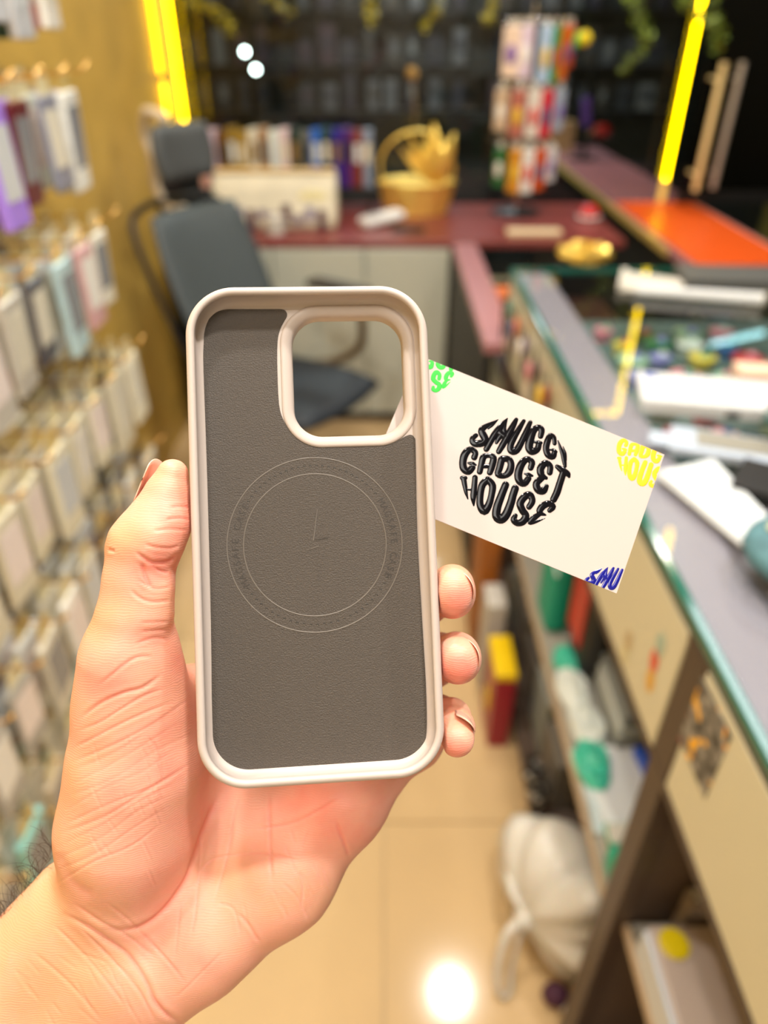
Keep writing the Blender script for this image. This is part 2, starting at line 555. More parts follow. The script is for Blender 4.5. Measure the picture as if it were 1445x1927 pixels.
random.seed(3)
sticker(0.585, 0.885, 0.085, 0.028, ['#d9a63a', '#d64a30', '#9fb9ad'], 'small red yellow and pale green sticker on the fascia beside the post')
sticker(0.66, 0.83, 0.05, 0.03, ['#c9c39c', '#b9a57e'], 'faint beige sticker low on the fascia beside the small red one')
SC = [('dark red', '#7c2320', '#32211f'), ('yellow', '#e0b62c', '#6c5320'), ('black', '#1b1b20', '#4a4440'), ('pink', '#d68d94', '#e7d7c9'), ('purple', '#5b3f6a', '#2a2438'), ('white', '#eeeade', '#bdb6a2'),
      ('orange', '#cf6a24', '#51301b'), ('blue', '#3c5f8c', '#20303f'), ('teal', '#3a857c', '#1e3a36'), ('brown', '#6b4a2c', '#2e2116')]
for k, (cn, ca, cb) in enumerate(SC):
    t = thing('hanging_charm', cn + ' charm hanging on the aisle side of the far glass counter', 'charm', (GX - 0.012, 1.22 + 0.062 * k, 0.975 - 0.03 * (k % 2)), group='charms on the counter front')
    MB().tube([(0, 0, 0), (0, 0, -0.03)], 0.0012, 5).build('cord', dark_metal, t)
    MB().ball((0, 0, -0.05), (0.006, 0.016, 0.025), 10, 8).build('tag_body', mat('charm_' + cn.replace(' ', '_'), ca, rough=.35), t, smooth=True)
    MB().box((0, 0, -0.095), (0.004, 0.022, 0.045)).build('tassel', mat('charm2_' + cn.replace(' ', '_'), cb, rough=.7), t)

# trinkets on the felt under the glass
random.seed(8)
TR = [('green', '#3f8a5a'), ('pale green', '#a9cfb0'), ('red', '#c5303c'), ('lilac', '#8f8fd0'), ('white', '#dfe9e4'), ('teal', '#2f8f8a'), ('pink', '#ec8fa2'), ('yellow', '#e3cf55'), ('blue', '#3a6aa8'), ('olive', '#55602c'), ('aqua', '#9fd6cf')]
used = {}
rown = ['row nearest the ledge', 'second row from the ledge', 'third row from the ledge', 'fourth row from the ledge', 'row farthest from the ledge']
for r_ in range(5):
    for c_ in range(9):
        x = 0.455 + 0.088 * r_ + random.uniform(-.015, .015)
        y = 1.66 - 0.085 * c_ + random.uniform(-.015, .015)
        cn, ch = TR[(r_ * 4 + c_ * 3 + random.randint(0, 2)) % len(TR)]
        if r_ == 2 and c_ in (4,):
            cn, ch = 'red', '#c5303c'
        if r_ == 4 and c_ in (5, 6):
            cn, ch = ('pink', '#ec8fa2') if c_ == 5 else ('yellow', '#e3cf55')
        pos = ['far end', 'second from far end', 'third from far end', 'fourth from far end', 'middle', 'fourth from near end', 'third from near end', 'second from near end', 'near end'][c_]
        t = thing('phone_grip', '%s round grip under the glass, %s, %s' % (cn, rown[r_], pos), 'phone grip', (x, y, 0.866), group='grips under the counter glass')
        m_ = mat('grip_' + cn.replace(' ', '_'), ch, rough=.3)
        rr = random.uniform(.022, .036)
        MB().lathe([(rr * .8, 0), (rr * .8, .004), (rr * .35, .009), (rr * .35, .016), (rr, .020), (rr, .024), (rr * .9, .026), (0, .0265)], n=16).build('grip_body', m_, t, smooth=True, angle=40)
        MB().ball((rr * .2, 0, .028), (rr * .4, rr * .35, .008), 8, 6).build('cap_ornament', mat('grip_' + TR[(c_ + r_) % 11][0].replace(' ', '_'), TR[(c_ + r_) % 11][1], rough=.3), t, smooth=True)


def carton(name, label, cat, loc, s, m, rz=0, rx=0, ry=0, extra=None, bevel=.002, group=None):
    """closed box with a lid line; origin at its base centre"""
    t = thing(name, label, cat, loc, group=group)
    t.rotation_euler = (rx, ry, rz)
    bx('box_body', (0, 0, s[2] * .36), (s[0] * .985, s[1] * .985, s[2] * .72), m, t, bevel=bevel)
    bx('lid', (0, 0, s[2] * .78), (s[0], s[1], s[2] * .44), m, t, bevel=bevel)
    for (c, sz, mm_) in (extra or []):
        bx('label_patch', c, sz, mm_, t)
    return t


# things on the counter
paper = mat('white_paper', (0.60, 0.62, 0.63), rough=.55)
offw = mat('off_white_card', (0.60, 0.57, 0.50), rough=.5)
carton('product_box', 'long white flat carton lying across the counter glass', 'box', (0.545, 1.03, GT), (0.27, 0.115, 0.022), paper, rz=math.radians(-12),
       extra=[((-.115, .04, .0223), (.02, .018, .0004), mat('print_blue', '#5468b8')), ((-.05, -.03, .0223), (.11, .012, .0004), mat('print_yellow', '#d8d29a')), ((0.0, -.058, .009), (.02, .0006, .009), mat('print_ink', '#3a3a3a'))])
carton('product_box', 'peach and white carton behind the long white carton', 'box', (0.68, 1.12, GT), (0.16, 0.05, 0.022), mat('peach_card', (0.80, 0.55, 0.40), rough=.5), rz=math.radians(-8))
t = thing('paper_sheet', 'glossy white folded sheet lying on the lavender ledge', 'paper', (0.425, 0.765, GT))
q = [(-.060, .05), (-.010, -.112), (.045, -.066), (.03, .085)]
MB().prism(q, 0.0005, 0.004).build('lower_leaf', paper, t)
MB().prism([(x * .93 + .001, y * .93) for x, y in q], 0.004, 0.008).build('upper_leaf', mat('bright_paper', (0.66, 0.71, 0.74), rough=.3), t)
t = thing('screen_protector_pack', 'clear bluish protector box between the white carton and the sheet', 'box', (0.485, 0.88, GT))
t.rotation_euler = (0, 0, math.radians(-20))
bx('tray', (0, 0, .006), (.15, .07, .012), mat('bluish_clear', (0.45, 0.52, 0.62), rough=.15), t, bevel=.002)
bx('insert_card', (0.01, 0.004, .0125), (.10, .045, .002), mat('grey_insert', (0.25, 0.24, 0.20), rough=.4), t)
bx('hang_tab', (-0.088, 0, .004), (.03, .04, .003), mat('bluish_clear', (0, 0, 0)), t)
t = thing('phone', 'dark phone lying beside the bluish protector box', 'phone', (0.575, 0.86, GT))
t.rotation_euler = (0, 0, math.radians(-28))
bx('phone_body', (0, 0, .004), (.15, .072, .008), mat('navy_black', (0.004, 0.012, 0.028), rough=.15), t, bevel=.003)
bx('screen', (0, 0, .0083), (.142, .066, .0006), mat('dark_screen', (0.003, 0.02, 0.03), rough=.05), t)
bx('camera_bump', (-.05, .018, .001), (.03, .03, .002), dark_metal, t)
t = thing('wallet_case', 'black folding wallet case on the counter near the sheet', 'case', (0.53, 0.76, GT))
t.rotation_euler = (0, 0, math.radians(-35))
bx('front_cover', (0, 0, .012), (.15, .08, .006), black_m, t, bevel=.002)
bx('back_cover', (0, 0, .003), (.15, .08, .006), black_m, t, bevel=.002)
bx('spine', (0, .041, .0075), (.15, .004, .015), black_m, t, bevel=.001)
bx('card_print', (.03, -.01, .0153), (.04, .03, .0008), mat('print_red', '#c04a3a'), t)
t = thing('tablet', 'grey tablet with dark rim tilted up on a stand on the counter', 'tablet', (0.675, 0.875, GT))
t.rotation_euler = (0, 0, math.radians(-42))
MB().box((0, 0, .065), (.24, .17, .008), (math.radians(18), 0, 0)).build('tablet_body', mat('teal_rim', (0.01, 0.06, 0.05), rough=.3), t, bevel=.002)
MB().box((0, -.0015, .0695), (.226, .156, .001), (math.radians(18), 0, 0)).build('screen', mat('grey_screen', (0.22, 0.27, 0.25), rough=.15), t)
MB().box((0, .02, .03), (.10, .06, .06)).build('stand', dark_metal, t)
t = thing('cloth_pouch', 'teal and cream floral pouch at the near edge of the counter', 'pouch', (0.475, 0.60, GT))
MB().ball((0, 0, .03), (.085, .075, .03), 16, 10).build('pouch_body', mat('teal_floral', (0.07, 0.17, 0.20), rough=.7, noise=.9, nscale=30), t, smooth=True)
for k in range(5):
    a = k * 1.35
    MB().ball((.05 * math.cos(a), .045 * math.sin(a), .052 - .003 * (k % 2)), (.016, .013, .006), 10, 6).build('flower', mat('cream_flower', (0.55, 0.55, 0.35), rough=.6), t, smooth=True)
MB().tube([(-.07, 0, .035), (-.03, 0, .06), (.03, 0, .06), (.07, 0, .035)], .002, 6).build('zip', chrome, t)
t = thing('paper_roll', 'long rolled white paper lying on the far counter glass', 'paper roll', (0.69, 1.55, GT))
t.rotation_euler = (0, 0, math.radians(-14))
MB().tube([(-.13, 0, .013), (.13, 0, .013)], [.011, .014], 12).build('roll', paper, t, smooth=True, angle=40)
MB().tube([(.13, 0, .013), (.132, 0, .013)], .0155, 12).build('end_cap', mat('cream_cap', (0.75, 0.68, 0.5), rough=.5), t)
t = thing('paper_bag', 'crumpled flat white paper bag behind the paper roll', 'paper bag', (0.63, 1.66, GT))
MB().prism([(-.10, -.05), (-.02, -.07), (.09, -.02), (.06, .02), (-.05, .08)], .0005, .012).build('bag_body', offw, t, bevel=.004)
MB().prism([(-.10, -.05), (-.085, -.052), (-.04, .08), (-.055, .08)], .012, .018).build('folded_mouth', offw, t)
carton('product_box', 'dark grey carton lying at the far end of the counter glass', 'box', (0.82, 1.66, GT), (0.26, 0.13, 0.03), mat('charcoal_card', (0.07, 0.07, 0.065), rough=.5), rz=math.radians(-6))

# ------------------------------------------------ contents of the open shelves
random.seed(21)
SH = 0.408
t = thing('pouch', 'teal zip pouch leaning in the upper shelf bay below the card', 'pouch', (0.372, 1.17, SH))
MB().box((0, 0, .095), (.05, .11, .19)).build('pouch_body', mat('teal_fabric', (0.0, 0.32, 0.22), rough=.6), t, bevel=.018, segs=4)
MB().tube([(-.02, -.06, .17), (-.02, 0, .20), (-.02, .06, .17)], .003, 6).build('zip', white_pl, t)
t = thing('hard_case', 'red and black rounded hard case standing on the shelf under the fascia', 'case', (0.44, 1.03, SH))
t.scale = (.8, .8, .8)
bx('shell', (0, 0, .15), (.13, .15, .30), black_m, t, bevel=.03)
bx('red_band', (-.068, .02, .19), (.008, .11, .20), mat('red_rubber', (0.55, 0.02, 0.01), rough=.35), t, bevel=.003)
for k, (x, y, w, dd, h, c, lab) in enumerate([
        (0.515, 0.895, .20, .17, .035, '#8d8f88', 'grey flat carton at the bottom of the shelf stack'), (0.515, 0.895, .19, .16, .03, '#c9d0cf', 'pale grey carton in the middle of the shelf stack'),
        (0.515, 0.895, .185, .16, .03, '#8a8f90', 'mid grey ribbed carton on top of the shelf stack')]):
    z = SH + [0, .035, .065][k]
    carton('product_box', lab, 'box', (x, y, z), (w, dd, h), mat('box_' + c[1:], c, rough=.5), group='stacked cartons on the shelf')
for k, (x, y, rz, c, lab) in enumerate([(0.41, 0.735, 5, '#dfe8ec', 'white document sleeve on the shelf, bottom of the pile'), (0.415, 0.73, -6, '#c8dadf', 'pale blue sleeve above the white document sleeve'), (0.42, 0.73, 10, '#e8eef0', 'bright white sleeve topmost on the pile')]):
    t = thing('document_sleeve', lab, 'sleeve', (x, y, SH + .006 * k), math.radians(rz), 'document sleeves on the shelf')
    bx('sleeve', (0, 0, .003), (.13, .17, .005), mat('slv_' + c[1:], c, rough=.25), t)
    bx('paper_inside', (0.004, 0.004, .0056), (.11, .15, .0006), paper, t)
t = thing('folder', 'deep blue ring folder lying against the divider', 'folder', (0.475, 0.69, SH + .019))
t.rotation_euler = (0, 0, math.radians(8))
bx('cover', (0, 0, .012), (.035, .22, .024), mat('royal_blue', (0.0, 0.07, 0.62), rough=.3), t, bevel=.003)
bx('paper_block', (.06, 0, .010), (.085, .21, .018), paper, t)
t = thing('film_packet', 'long crumpled packet of white and mint film lying along the shelf edge', 'packet', (0.372, 0.93, SH))
for k, (m_, yy, ln) in enumerate([(('mint_film', (0.05, 0.52, 0.36)), -.15, .09), (('white_film', (0.72, 0.78, 0.74)), -.07, .10), (('white_film', 0), .02, .09), (('mint_film', 0), .09, .07)]):
    mb = MB().ball((random.uniform(-.006, .006), yy, .018), (.030, ln * .62, .018), 14, 8)
    mb.v = [(x + random.uniform(-.005, .005), y + random.uniform(-.005, .005), max(0, z + random.uniform(-.005, .005))) for x, y, z in mb.v]
    mb.build('fold', mat(m_[0], m_[1] or (0, 0, 0), rough=.3), t)
t = thing('pouch', 'bright green pouch low on the shelf beside the post', 'pouch', (0.368, 0.575, SH))
MB().box((0, 0, .03), (.05, .07, .06)).build('pouch_body', mat('emerald', (0.0, 0.36, 0.22), rough=.4), t, bevel=.015, segs=3)
MB().box((0, 0, .062), (.03, .02, .008)).build('clasp', white_pl, t)
t = thing('tool_case', 'pale cream tin with green band beside the green pouch', 'tin', (0.40, 0.635, SH))
bx('tin_body', (0, 0, .02), (.09, .035, .04), offw, t, bevel=.006)
bx('band', (0, 0, .03), (.092, .037, .010), mat('emerald', (0, 0, 0)), t)
# bottom boards
BB = 0.060
for k in range(5):
    carton('product_box', ['grey box in the bottom bay, nearest the post', 'grey box in the bottom bay, second from the post', 'grey box in the bottom bay, third from the post', 'grey box in the bottom bay, fourth from the post', 'grey box in the bottom bay, fifth from the post'][k], 'box',
           (0.418, 0.985 + .14 * k, BB), (.10, .12, .15 + .03 * (k % 2)), mat('box_grey%d' % (k % 3), ['#6e6a62', '#8f9692', '#57524b'][k % 3], rough=.5), group='grey boxes in the bottom bay')
t = thing('cable_bundle', 'tangle of black and cream cables at the front of the bottom bay', 'cables', (0.334, 0.946, 0.062))
t.scale = (1, .5, 1)
for k in range(7):
    a = [random.uniform(-.02, .02) for _ in range(20)]
    MB().tube([(.0 + a[i], -.10 + .022 * i, .02 + .02 * k * .6 + abs(a[i + 10])) for i in range(10)], .006, 6).build('cable', [black_m, offw, dark_metal][k % 3], t, smooth=True)
# red packet and orange bag at the aisle side
t = thing('gift_bag', 'small maroon gift bag with yellow handle patch on the floor by the counter', 'bag', (0.285, 1.20, 0))
MB().box((0, 0, .12), (.05, .13, .24)).build('bag_body', mat('maroon_paper', (0.30, 0.008, 0.025), rough=.35), t, bevel=.004)
MB().ball((-.027, -.01, .12), (.004, .025, .045), 10, 8).build('emblem', mat('yellow_paint', (0.75, 0.50, 0.0), rough=.4), t, smooth=True)
MB().box((0, 0, .25), (.052, .132, .022)).build('folded_top', mat('yellow_paint', (0, 0, 0)), t, bevel=.003)
t = thing('shopping_bag', 'dark orange bag standing by the counter end behind the card', 'bag', (0.282, 1.52, 0))
MB().prism([(-.03, -.07), (.025, -.07), (.025, .09), (-.03, .09)], 0, .48).build('bag_body', mat('burnt_orange', (0.33, 0.10, 0.01), rough=.5, noise=.5, nscale=12), t, bevel=.01)
MB().tube([(0, -.04, .47), (0, -.03, .54), (0, .04, .54), (0, .05, .47)], .004, 6).build('handle', black_m, t)
carton('product_box', 'white and grey upright box beside the maroon gift bag', 'box', (0.285, 1.37, 0), (.05, .09, .30), mat('pale_grey_card', (0.50, 0.47, 0.42), rough=.5))
# near bay
t = thing('notebook_stack', 'beige covered ledger with yellow round seal on the near shelf', 'notebook', (0.465, 0.395, 0.463))
bx('cover', (0, 0, .035), (.24, .12, .07), mat('pinkish_cover', (0.42, 0.34, 0.29), rough=.4), t, bevel=.004)
bx('page_block', (-.122, 0, .035), (.008, .112, .058), mat('bluish_pages', (0.55, 0.62, 0.72), rough=.2), t)
MB().lathe([(.019, 0), (.019, .003), (.014, .004), (0, .004)], (-.095, .036, .0705), 20).build('seal', mat('yellow_seal', (0.62, 0.48, 0.0), rough=.35), t)
t = thing('notebook_stack', 'slim grey ledger pushed behind the one with the yellow seal', 'notebook', (0.50, 0.489, 0.463))
bx('cover', (0, -.012, .05), (.20, .022, .10), mat('grey_cover', (0.30, 0.25, 0.22), rough=.4), t)
bx('page_block', (0, -.012, .101), (.19, .016, .003), paper, t)
for k in range(4):
    carton('cash_box', ['black lidded tray in the near bay, farthest back', 'black lidded tray in the near bay, second from back', 'black lidded tray in the near bay, third from back', 'black lidded tray in the near bay, nearest'][k], 'tray',
           (0.49, 0.28 - .085 * k, 0.463), (.24, .07, .05), [mat('tray_grey', (0.20, 0.16, 0.13), rough=.4), black_m][k % 2], group='trays in the near bay')

# ------------------------------------------------ knotted white plastic bag on the floor
bag = thing('plastic_bag', 'knotted white plastic carrier bag slumped on the floor against the counter', 'bag', (0.315, 0.70, 0))
bagm = mat('white_polythene', (0.62, 0.59, 0.52), rough=.38, sss=.2)
nu, nv = 56, 26
random.seed(4)
ax_ = Vector((.80, .42, .02)).normalized()
sd_ = ax_.cross(Vector((0, 0, 1))).normalized()
up_ = sd_.cross(ax_)
knot = Vector((-.055, -.045, .135))
mb = MB()
for i in range(nv + 1):
    t_ = i / nv
    r0 = .018 + .125 * math.sin(math.pi * min(1, (t_ * .93) ** .75)) ** .8
    if i == nv:
        r0 = .01
    for j in range(nu):
        a = 2 * math.pi * j / nu
        fold = 1 + (1 - t_) * (.16 * math.sin(7 * a + .8) + .10 * math.sin(13 * a)) + .05 * math.sin(5 * a + 6 * t_) + .03 * math.sin(19 * a + 9 * t_)
        p = knot + ax_ * (.20 * t_) + sd_ * (r0 * fold * math.cos(a)) * 1.05 + up_ * (r0 * fold * math.sin(a)) * .95
        mb.v.append((p.x, p.y, max(0.001, p.z)))
for i in range(nv):
    for j in range(nu):
        mb.f.append((i * nu + j, i * nu + (j + 1) % nu, (i + 1) * nu + (j + 1) % nu, (i + 1) * nu + j))
mb.f.append(tuple(nv * nu + j for j in range(nu)))
mb.build('bag_body', bagm, bag, smooth=True)
MB().ball(tuple(knot), (.020, .024, .022), 12, 8).build('knot', bagm, bag, smooth=True)
for pts in ([(-.06, -.05, .14), (-.09, -.07, .125), (-.105, -.10, .06), (-.10, -.125, .012), (-.08, -.12, .01), (-.075, -.09, .05), (-.06, -.06, .11)], [(-.055, -.045, .15), (-.075, -.01, .17), (-.07, .05, .15), (-.03, .04, .16), (-.05, -.03, .15)]):
    MB().tube(catmull_l(pts, 4), .0085, 8, flat=.5).build('handle', bagm, bag, smooth=True)
t = thing('cloth_bundle', 'dark purple cloth bundle peeping out beside the knotted white bag', 'cloth', (0.318, 0.572, 0))
MB().ball((0, 0, .022), (.026, .022, .022), 14, 10).build('cloth', mat('dark_purple', (0.06, 0.012, 0.035), rough=.7), t, smooth=True)
MB().ball((.02, -.02, .014), (.014, .014, .014), 12, 8).build('white_end', bagm, t, smooth=True)

# ------------------------------------------------ wall rack of phone cases
rack = thing('wall_rack', 'tall cream slatted rack with brass hooks on the gold wall', 'rack', (-0.9, 1.05, 0))
ROWS = [1.70, 1.42, 1.14, 0.84, 0.56, 0.30]
COLS = [1.70 - .118 * k for k in range(12)]
for k, z in enumerate(ROWS):
    bx('rail', (.008, 0, z), (.016, 1.45, .03), mat('rail_gold', (0.55, 0.40, 0.12), rough=.35), rack)
HOOK = MB().tube([(0, 0, 0), (.27, 0, .004), (.285, 0, .016)], .0028, 6).ball((.287, 0, .019), .005, 8, 6)
hook_me = None
PAL = {0: ['#e9e6da', '#b9bcc0', '#d8d5cf', '#174a34', '#c9ccd0', '#f0ece0', '#8e9095'],
       1: ['#9a9aa5', '#16191b', '#e4efe6', '#a884e8', '#8d90a0', '#6a2027', '#c9ccd3', '#eef0ea', '#5b5c60'],
       2: ['#eceff0', '#9d9b9a', '#bcd8dc', '#58555a', '#e8e3cf', '#f1eddc', '#d7a7a7', '#c9c4b8'],
       3: ['#efe9cf', '#d5cbb0', '#c3bcac', '#e8e2c8', '#3a3833', '#ddd6bd'],
       4: ['#c9c3b0', '#8b8271', '#eef1ef', '#5f4c3c', '#d8d2c0', '#a8a59c', '#f2f0e6'],
       5: ['#eef2ec', '#49c46a', '#d8d2be', '#9ad8d0', '#f2ead0', '#c7b79c', '#e2e6e8']}
ORD = ['first', 'second', 'third', 'fourth', 'fifth', 'sixth', 'seventh', 'eighth', 'ninth', 'tenth', 'eleventh', 'twelfth']
CN = {'#e9e6da': 'ivory', '#b9bcc0': 'light grey', '#d8d5cf': 'pale grey', '#174a34': 'dark green', '#e98f84': 'salmon', '#f0ece0': 'white', '#8e9095': 'grey'}


def cname(h):
    if h in CN:
        return CN[h]
    r, g, b_ = [int(h[i:i + 2], 16) for i in (1, 3, 5)]
    mxx, mnn = max(r, g, b_), min(r, g, b_)
    if mxx - mnn < 26:
        return 'black' if mxx < 60 else 'dark grey' if mxx < 110 else 'grey' if mxx < 175 else 'light grey' if mxx < 225 else 'white'
    if r >= g >= b_:
        return 'cream' if mxx > 205 and mxx - mnn < 50 else 'maroon' if g < 60 else 'pink' if r - g > 40 else 'beige' if mxx > 150 else 'brown'
    if g >= r and g >= b_:
        return 'green' if g - r > 60 and g - b_ > 60 else 'aqua'
    return 'violet' if b_ - g > 60 else 'blue grey'


def in_view(p, m=0.03):
    q = CAM_M.inverted() @ Vector(p)
    if q.z > -0.15:
        return False
    return abs(q.x / -q.z) < .5433 + m and abs(q.y / -q.z) < .7245 + m


random.seed(17)
PACK = {}


def make_pack(kind, hexc):
    """hanging retail pack, face toward +x, hole at the origin"""
    r_ = thing('phone_case_pack', 'x', 'phone case pack')
    w, h, th = [(.086, .175, .014), (.092, .19, .017), (.082, .165, .011)][kind]
    m_ = mat('pack_' + hexc[1:], hexc, rough=.3)
    MB().box((0, 0, -.026 - h / 2), (th, w, h)).build('pack_body', m_, r_, bevel=.003, segs=1)
    MB().prism([(-w * .33, -.030), (w * .33, -.030), (w * .28, .009), (w * .18, .018), (.0006, .018), (.0006, .0125), (.008, .0125), (.008, -.002), (-.008, -.002), (-.008, .0125), (-.0006, .0125), (-.0006, .018), (-w * .18, .018), (-w * .28, .009)], -.0006, .0006).xform(Matrix.Rotation(math.pi / 2, 4, 'Z') @ Matrix.Rotation(math.pi / 2, 4, 'X')).build('header_card', mat('header_' + ('a' if kind != 1 else 'b'), ['#e9dfb4', '#d8c07a'][kind == 1], rough=.3), r_)
    MB().box((th / 2 + .0004, 0, -.026 - h * .45), (.0008, w * .8, h * .62)).build('printed_insert', mat('insert_%d' % ((kind + len(PACK)) % 5), ['#f4f2ea', '#cfd4d6', '#f3e6e0', '#e7e2cf', '#8a8d92'][(kind + len(PACK)) % 5], rough=.25), r_)
    return r_


made = 0
for ri, z in enumerate(ROWS):
    for ci, y in enumerate(COLS):
        vis = [(-.62, y, z), (-.62, y, z - .2), (-.8, y, z - .1)]
        if not any(in_view(p) for p in vis):
            continue
        if hook_me is None:
            hk = HOOK.build('hook', brass, rack, smooth=True)
            hook_me = hk.data
        else:
            hk = bpy.data.objects.new('hook', hook_me)
            C.objects.link(hk)
            hk.parent = rack
        hk.location = (.010, y - 1.05, z)
        np_ = random.choice((4, 5, 5, 6)) if ri < 5 else 4
        base_c = random.randrange(20)
        for pi in range(np_):
            x = -0.85 + .215 * (pi + .5) / np_ + random.uniform(-.004, .004)
            if not any(in_view((x, y + d_, z - e_)) for d_ in (-.04, .04) for e_ in (.02, .2)):
                continue
            hexc = PAL[ri][(base_c + pi // 2 + (pi == np_ - 1)) % len(PAL[ri])]
            if ri == 2 and ci == 0 and pi >= np_ - 2:
                hexc = '#f1eddc'
            if ri == 1 and ci == 0:
                hexc = ['#8d90a0', '#6a2027', '#9a9aa5', '#c9ccd3', '#eef0ea', '#eef0ea'][min(pi, 5)]
            if ri == 1 and ci == 3 and pi >= 2:
                hexc = '#a884e8'
            if ri == 1 and ci == 4 and pi >= 2:
                hexc = '#e4efe6'
            if ri == 0 and ci == 0:
                hexc = ['#d8d5cf', '#b9bcc0', '#174a34', '#174a34', '#e98f84', '#f0ece0'][min(pi + 6 - np_, 5)]
            kind = (ci + ri) % 3
            key = (kind, hexc)
            if key not in PACK:
                PACK[key] = make_pack(kind, hexc)
                o = PACK[key]
            else:
                s_ = PACK[key]
                o = s_.copy()
                C.objects.link(o)
                for ch in s_.children:
                    c2_ = ch.copy()
                    C.objects.link(c2_)
                    c2_.parent = o
            o.location = (x, y + random.uniform(-.003, .003), z - .004)
            o.rotation_euler = (random.uniform(-.03, .03), random.uniform(-.02, .07), random.uniform(-.08, .08))
            if pi == np_ - 1:
                place = 'outermost on its hook'
            elif pi == 0:
                place = 'against the wall'
            else:
                place = ORD[pi] + ' from the wall'
            row = ['top row', 'second row', 'third row', 'fourth row', 'fifth row', 'lowest row'][ri]
            o['label'] = '%s hanging case pack, %s, %s hook from far end, %s' % (cname(hexc), row, ORD[ci], place)
            o['category'] = 'phone case pack'
            o['group'] = 'case packs on the wall rack'
            made += 1
print('packs', made)

# ------------------------------------------------ office chair
fab = mat('slate_mesh_fabric', (0.060, 0.075, 0.080), rough=.6, noise=.1, nscale=60, bump=.4, bscale=500)
chair = thing('office_chair', 'high backed slate grey office chair with headrest before the maroon desk', 'chair', (-0.34, 2.36, 0), math.radians(-33))


def cushion(name, w, h, th, bend, M_, m, parent, r=.06, n=12):
    mb = MB()
    for side in (0, 1):
        for i in range(n + 1):
            for j in range(n + 1):
                u, v = i / n * 2 - 1, j / n * 2 - 1
                # squircle outline
                x, y = u * math.sqrt(1 - .28 * v * v), v * math.sqrt(1 - .12 * u * u)
                e = max(0, 1 - max(abs(u), abs(v)) ** 6)
                zz = th * (.25 + .75 * e ** .5) * (1 if side == 0 else -1) / 2 + bend * u * u
                mb.v.append((x * w / 2, y * h / 2, zz))
    N = (n + 1) ** 2
    for i in range(n):
        for j in range(n):
            a = i * (n + 1) + j
            mb.f.append((a, a + n + 1, a + n + 2, a + 1))
            mb.f.append((N + a, N + a + 1, N + a + n + 2, N + a + n + 1))
    for k in range(n):
        for a, b_ in ((k, k + 1), (n * (n + 1) + k + 1, n * (n + 1) + k), ((k + 1) * (n + 1), k * (n + 1)), (k * (n + 1) + n, (k + 1) * (n + 1) + n)):
            mb.f.append((a, b_, N + b_, N + a))
    mb.xform(M_)
    return mb.build(name, m, parent, smooth=True)


def basis(o, xa, ya):
    xa, ya = Vector(xa).normalized(), Vector(ya).normalized()
    za = xa.cross(ya)
    M_ = Matrix((xa, ya, za)).transposed().to_4x4()
    M_.translation = Vector(o)
    return M_


cushion('seat', .50, .48, .07, .01, basis((.02, 0, .41), (0, 1, 0), (-1, 0, 0)), mat('seat_fabric', (0.012, 0.018, 0.026), rough=.6), chair)
cushion('backrest', .44, .54, .05, .045, basis((-.31, 0, .74), (0, 1, 0), (-.40, 0, 1)), fab, chair)
cushion('headrest', .25, .17, .06, .03, basis((-.40, 0, 1.16), (0, 1, 0), (-.1, 0, 1)), mat('headrest_fabric', (0.07, 0.078, 0.08), rough=.6), chair)
cream_pl = mat('cream_plastic', (0.62, 0.52, 0.38), rough=.35)
MB().tube(catmull_l([(-.43, 0.02, .98), (-.52, 0.03, .97), (-.57, 0.03, 1.04), (-.55, 0.02, 1.13), (-.57, .02, 1.20), (-.52, 0, 1.27), (-.43, 0, 1.25)], 5), .016, 8).build('headrest_arm', cream_pl, chair, smooth=True)
MB().tube(catmull_l([(-.24, 0, .40), (-.32, 0, .50), (-.40, 0, .75), (-.47, 0, .98)], 5), .018, 8).build('back_spine', cream_pl, chair, smooth=True)
MB().tube(catmull_l([(-.23, -.17, .48), (-.28, -.22, .60), (-.42, -.22, .93), (-.46, -.14, 1.0), (-.47, 0, 1.01), (-.46, .14, 1.0), (-.42, .22, .93), (-.28, .22, .60), (-.23, .17, .48)], 5), .011, 8).build('back_frame', black_m, chair, smooth=True)
for s_ in (-1, 1):
    MB().tube(catmull_l([(-.10, .20 * s_, .42), (.0, .27 * s_, .43), (.10, .30 * s_, .50), (.11, .30 * s_, .62), (.06, .29 * s_, .70)], 6), .017, 8, flat=1.0).build('armrest_support', mat('bronze_brown', (0.10, 0.06, 0.02), rough=.4), chair, smooth=True)
    MB().box((.02, .29 * s_, .715), (.26, .075, .03)).build('armrest_pad', mat('arm_pad', (0.03, 0.022, 0.012), rough=.5), chair, bevel=.012)
MB().lathe([(.05, .40), (.05, .42), (.028, .38), (.028, .25), (.035, .12), (.035, .10)], n=16).build('gas_column', dark_metal, chair, smooth=True, angle=40)
for k in range(5):
    a = k * 2 * math.pi / 5 + .3
    MB().tube([(.03 * math.cos(a), .03 * math.sin(a), .11), (.28 * math.cos(a), .28 * math.sin(a), .07)], [.022, .015], 8).build('leg', dark_metal, chair)
    MB().lathe([(.026, -.012), (.028, 0), (.026, .012)], (.28 * math.cos(a), .28 * math.sin(a), .028), 12, 'x').build('caster', black_m, chair)

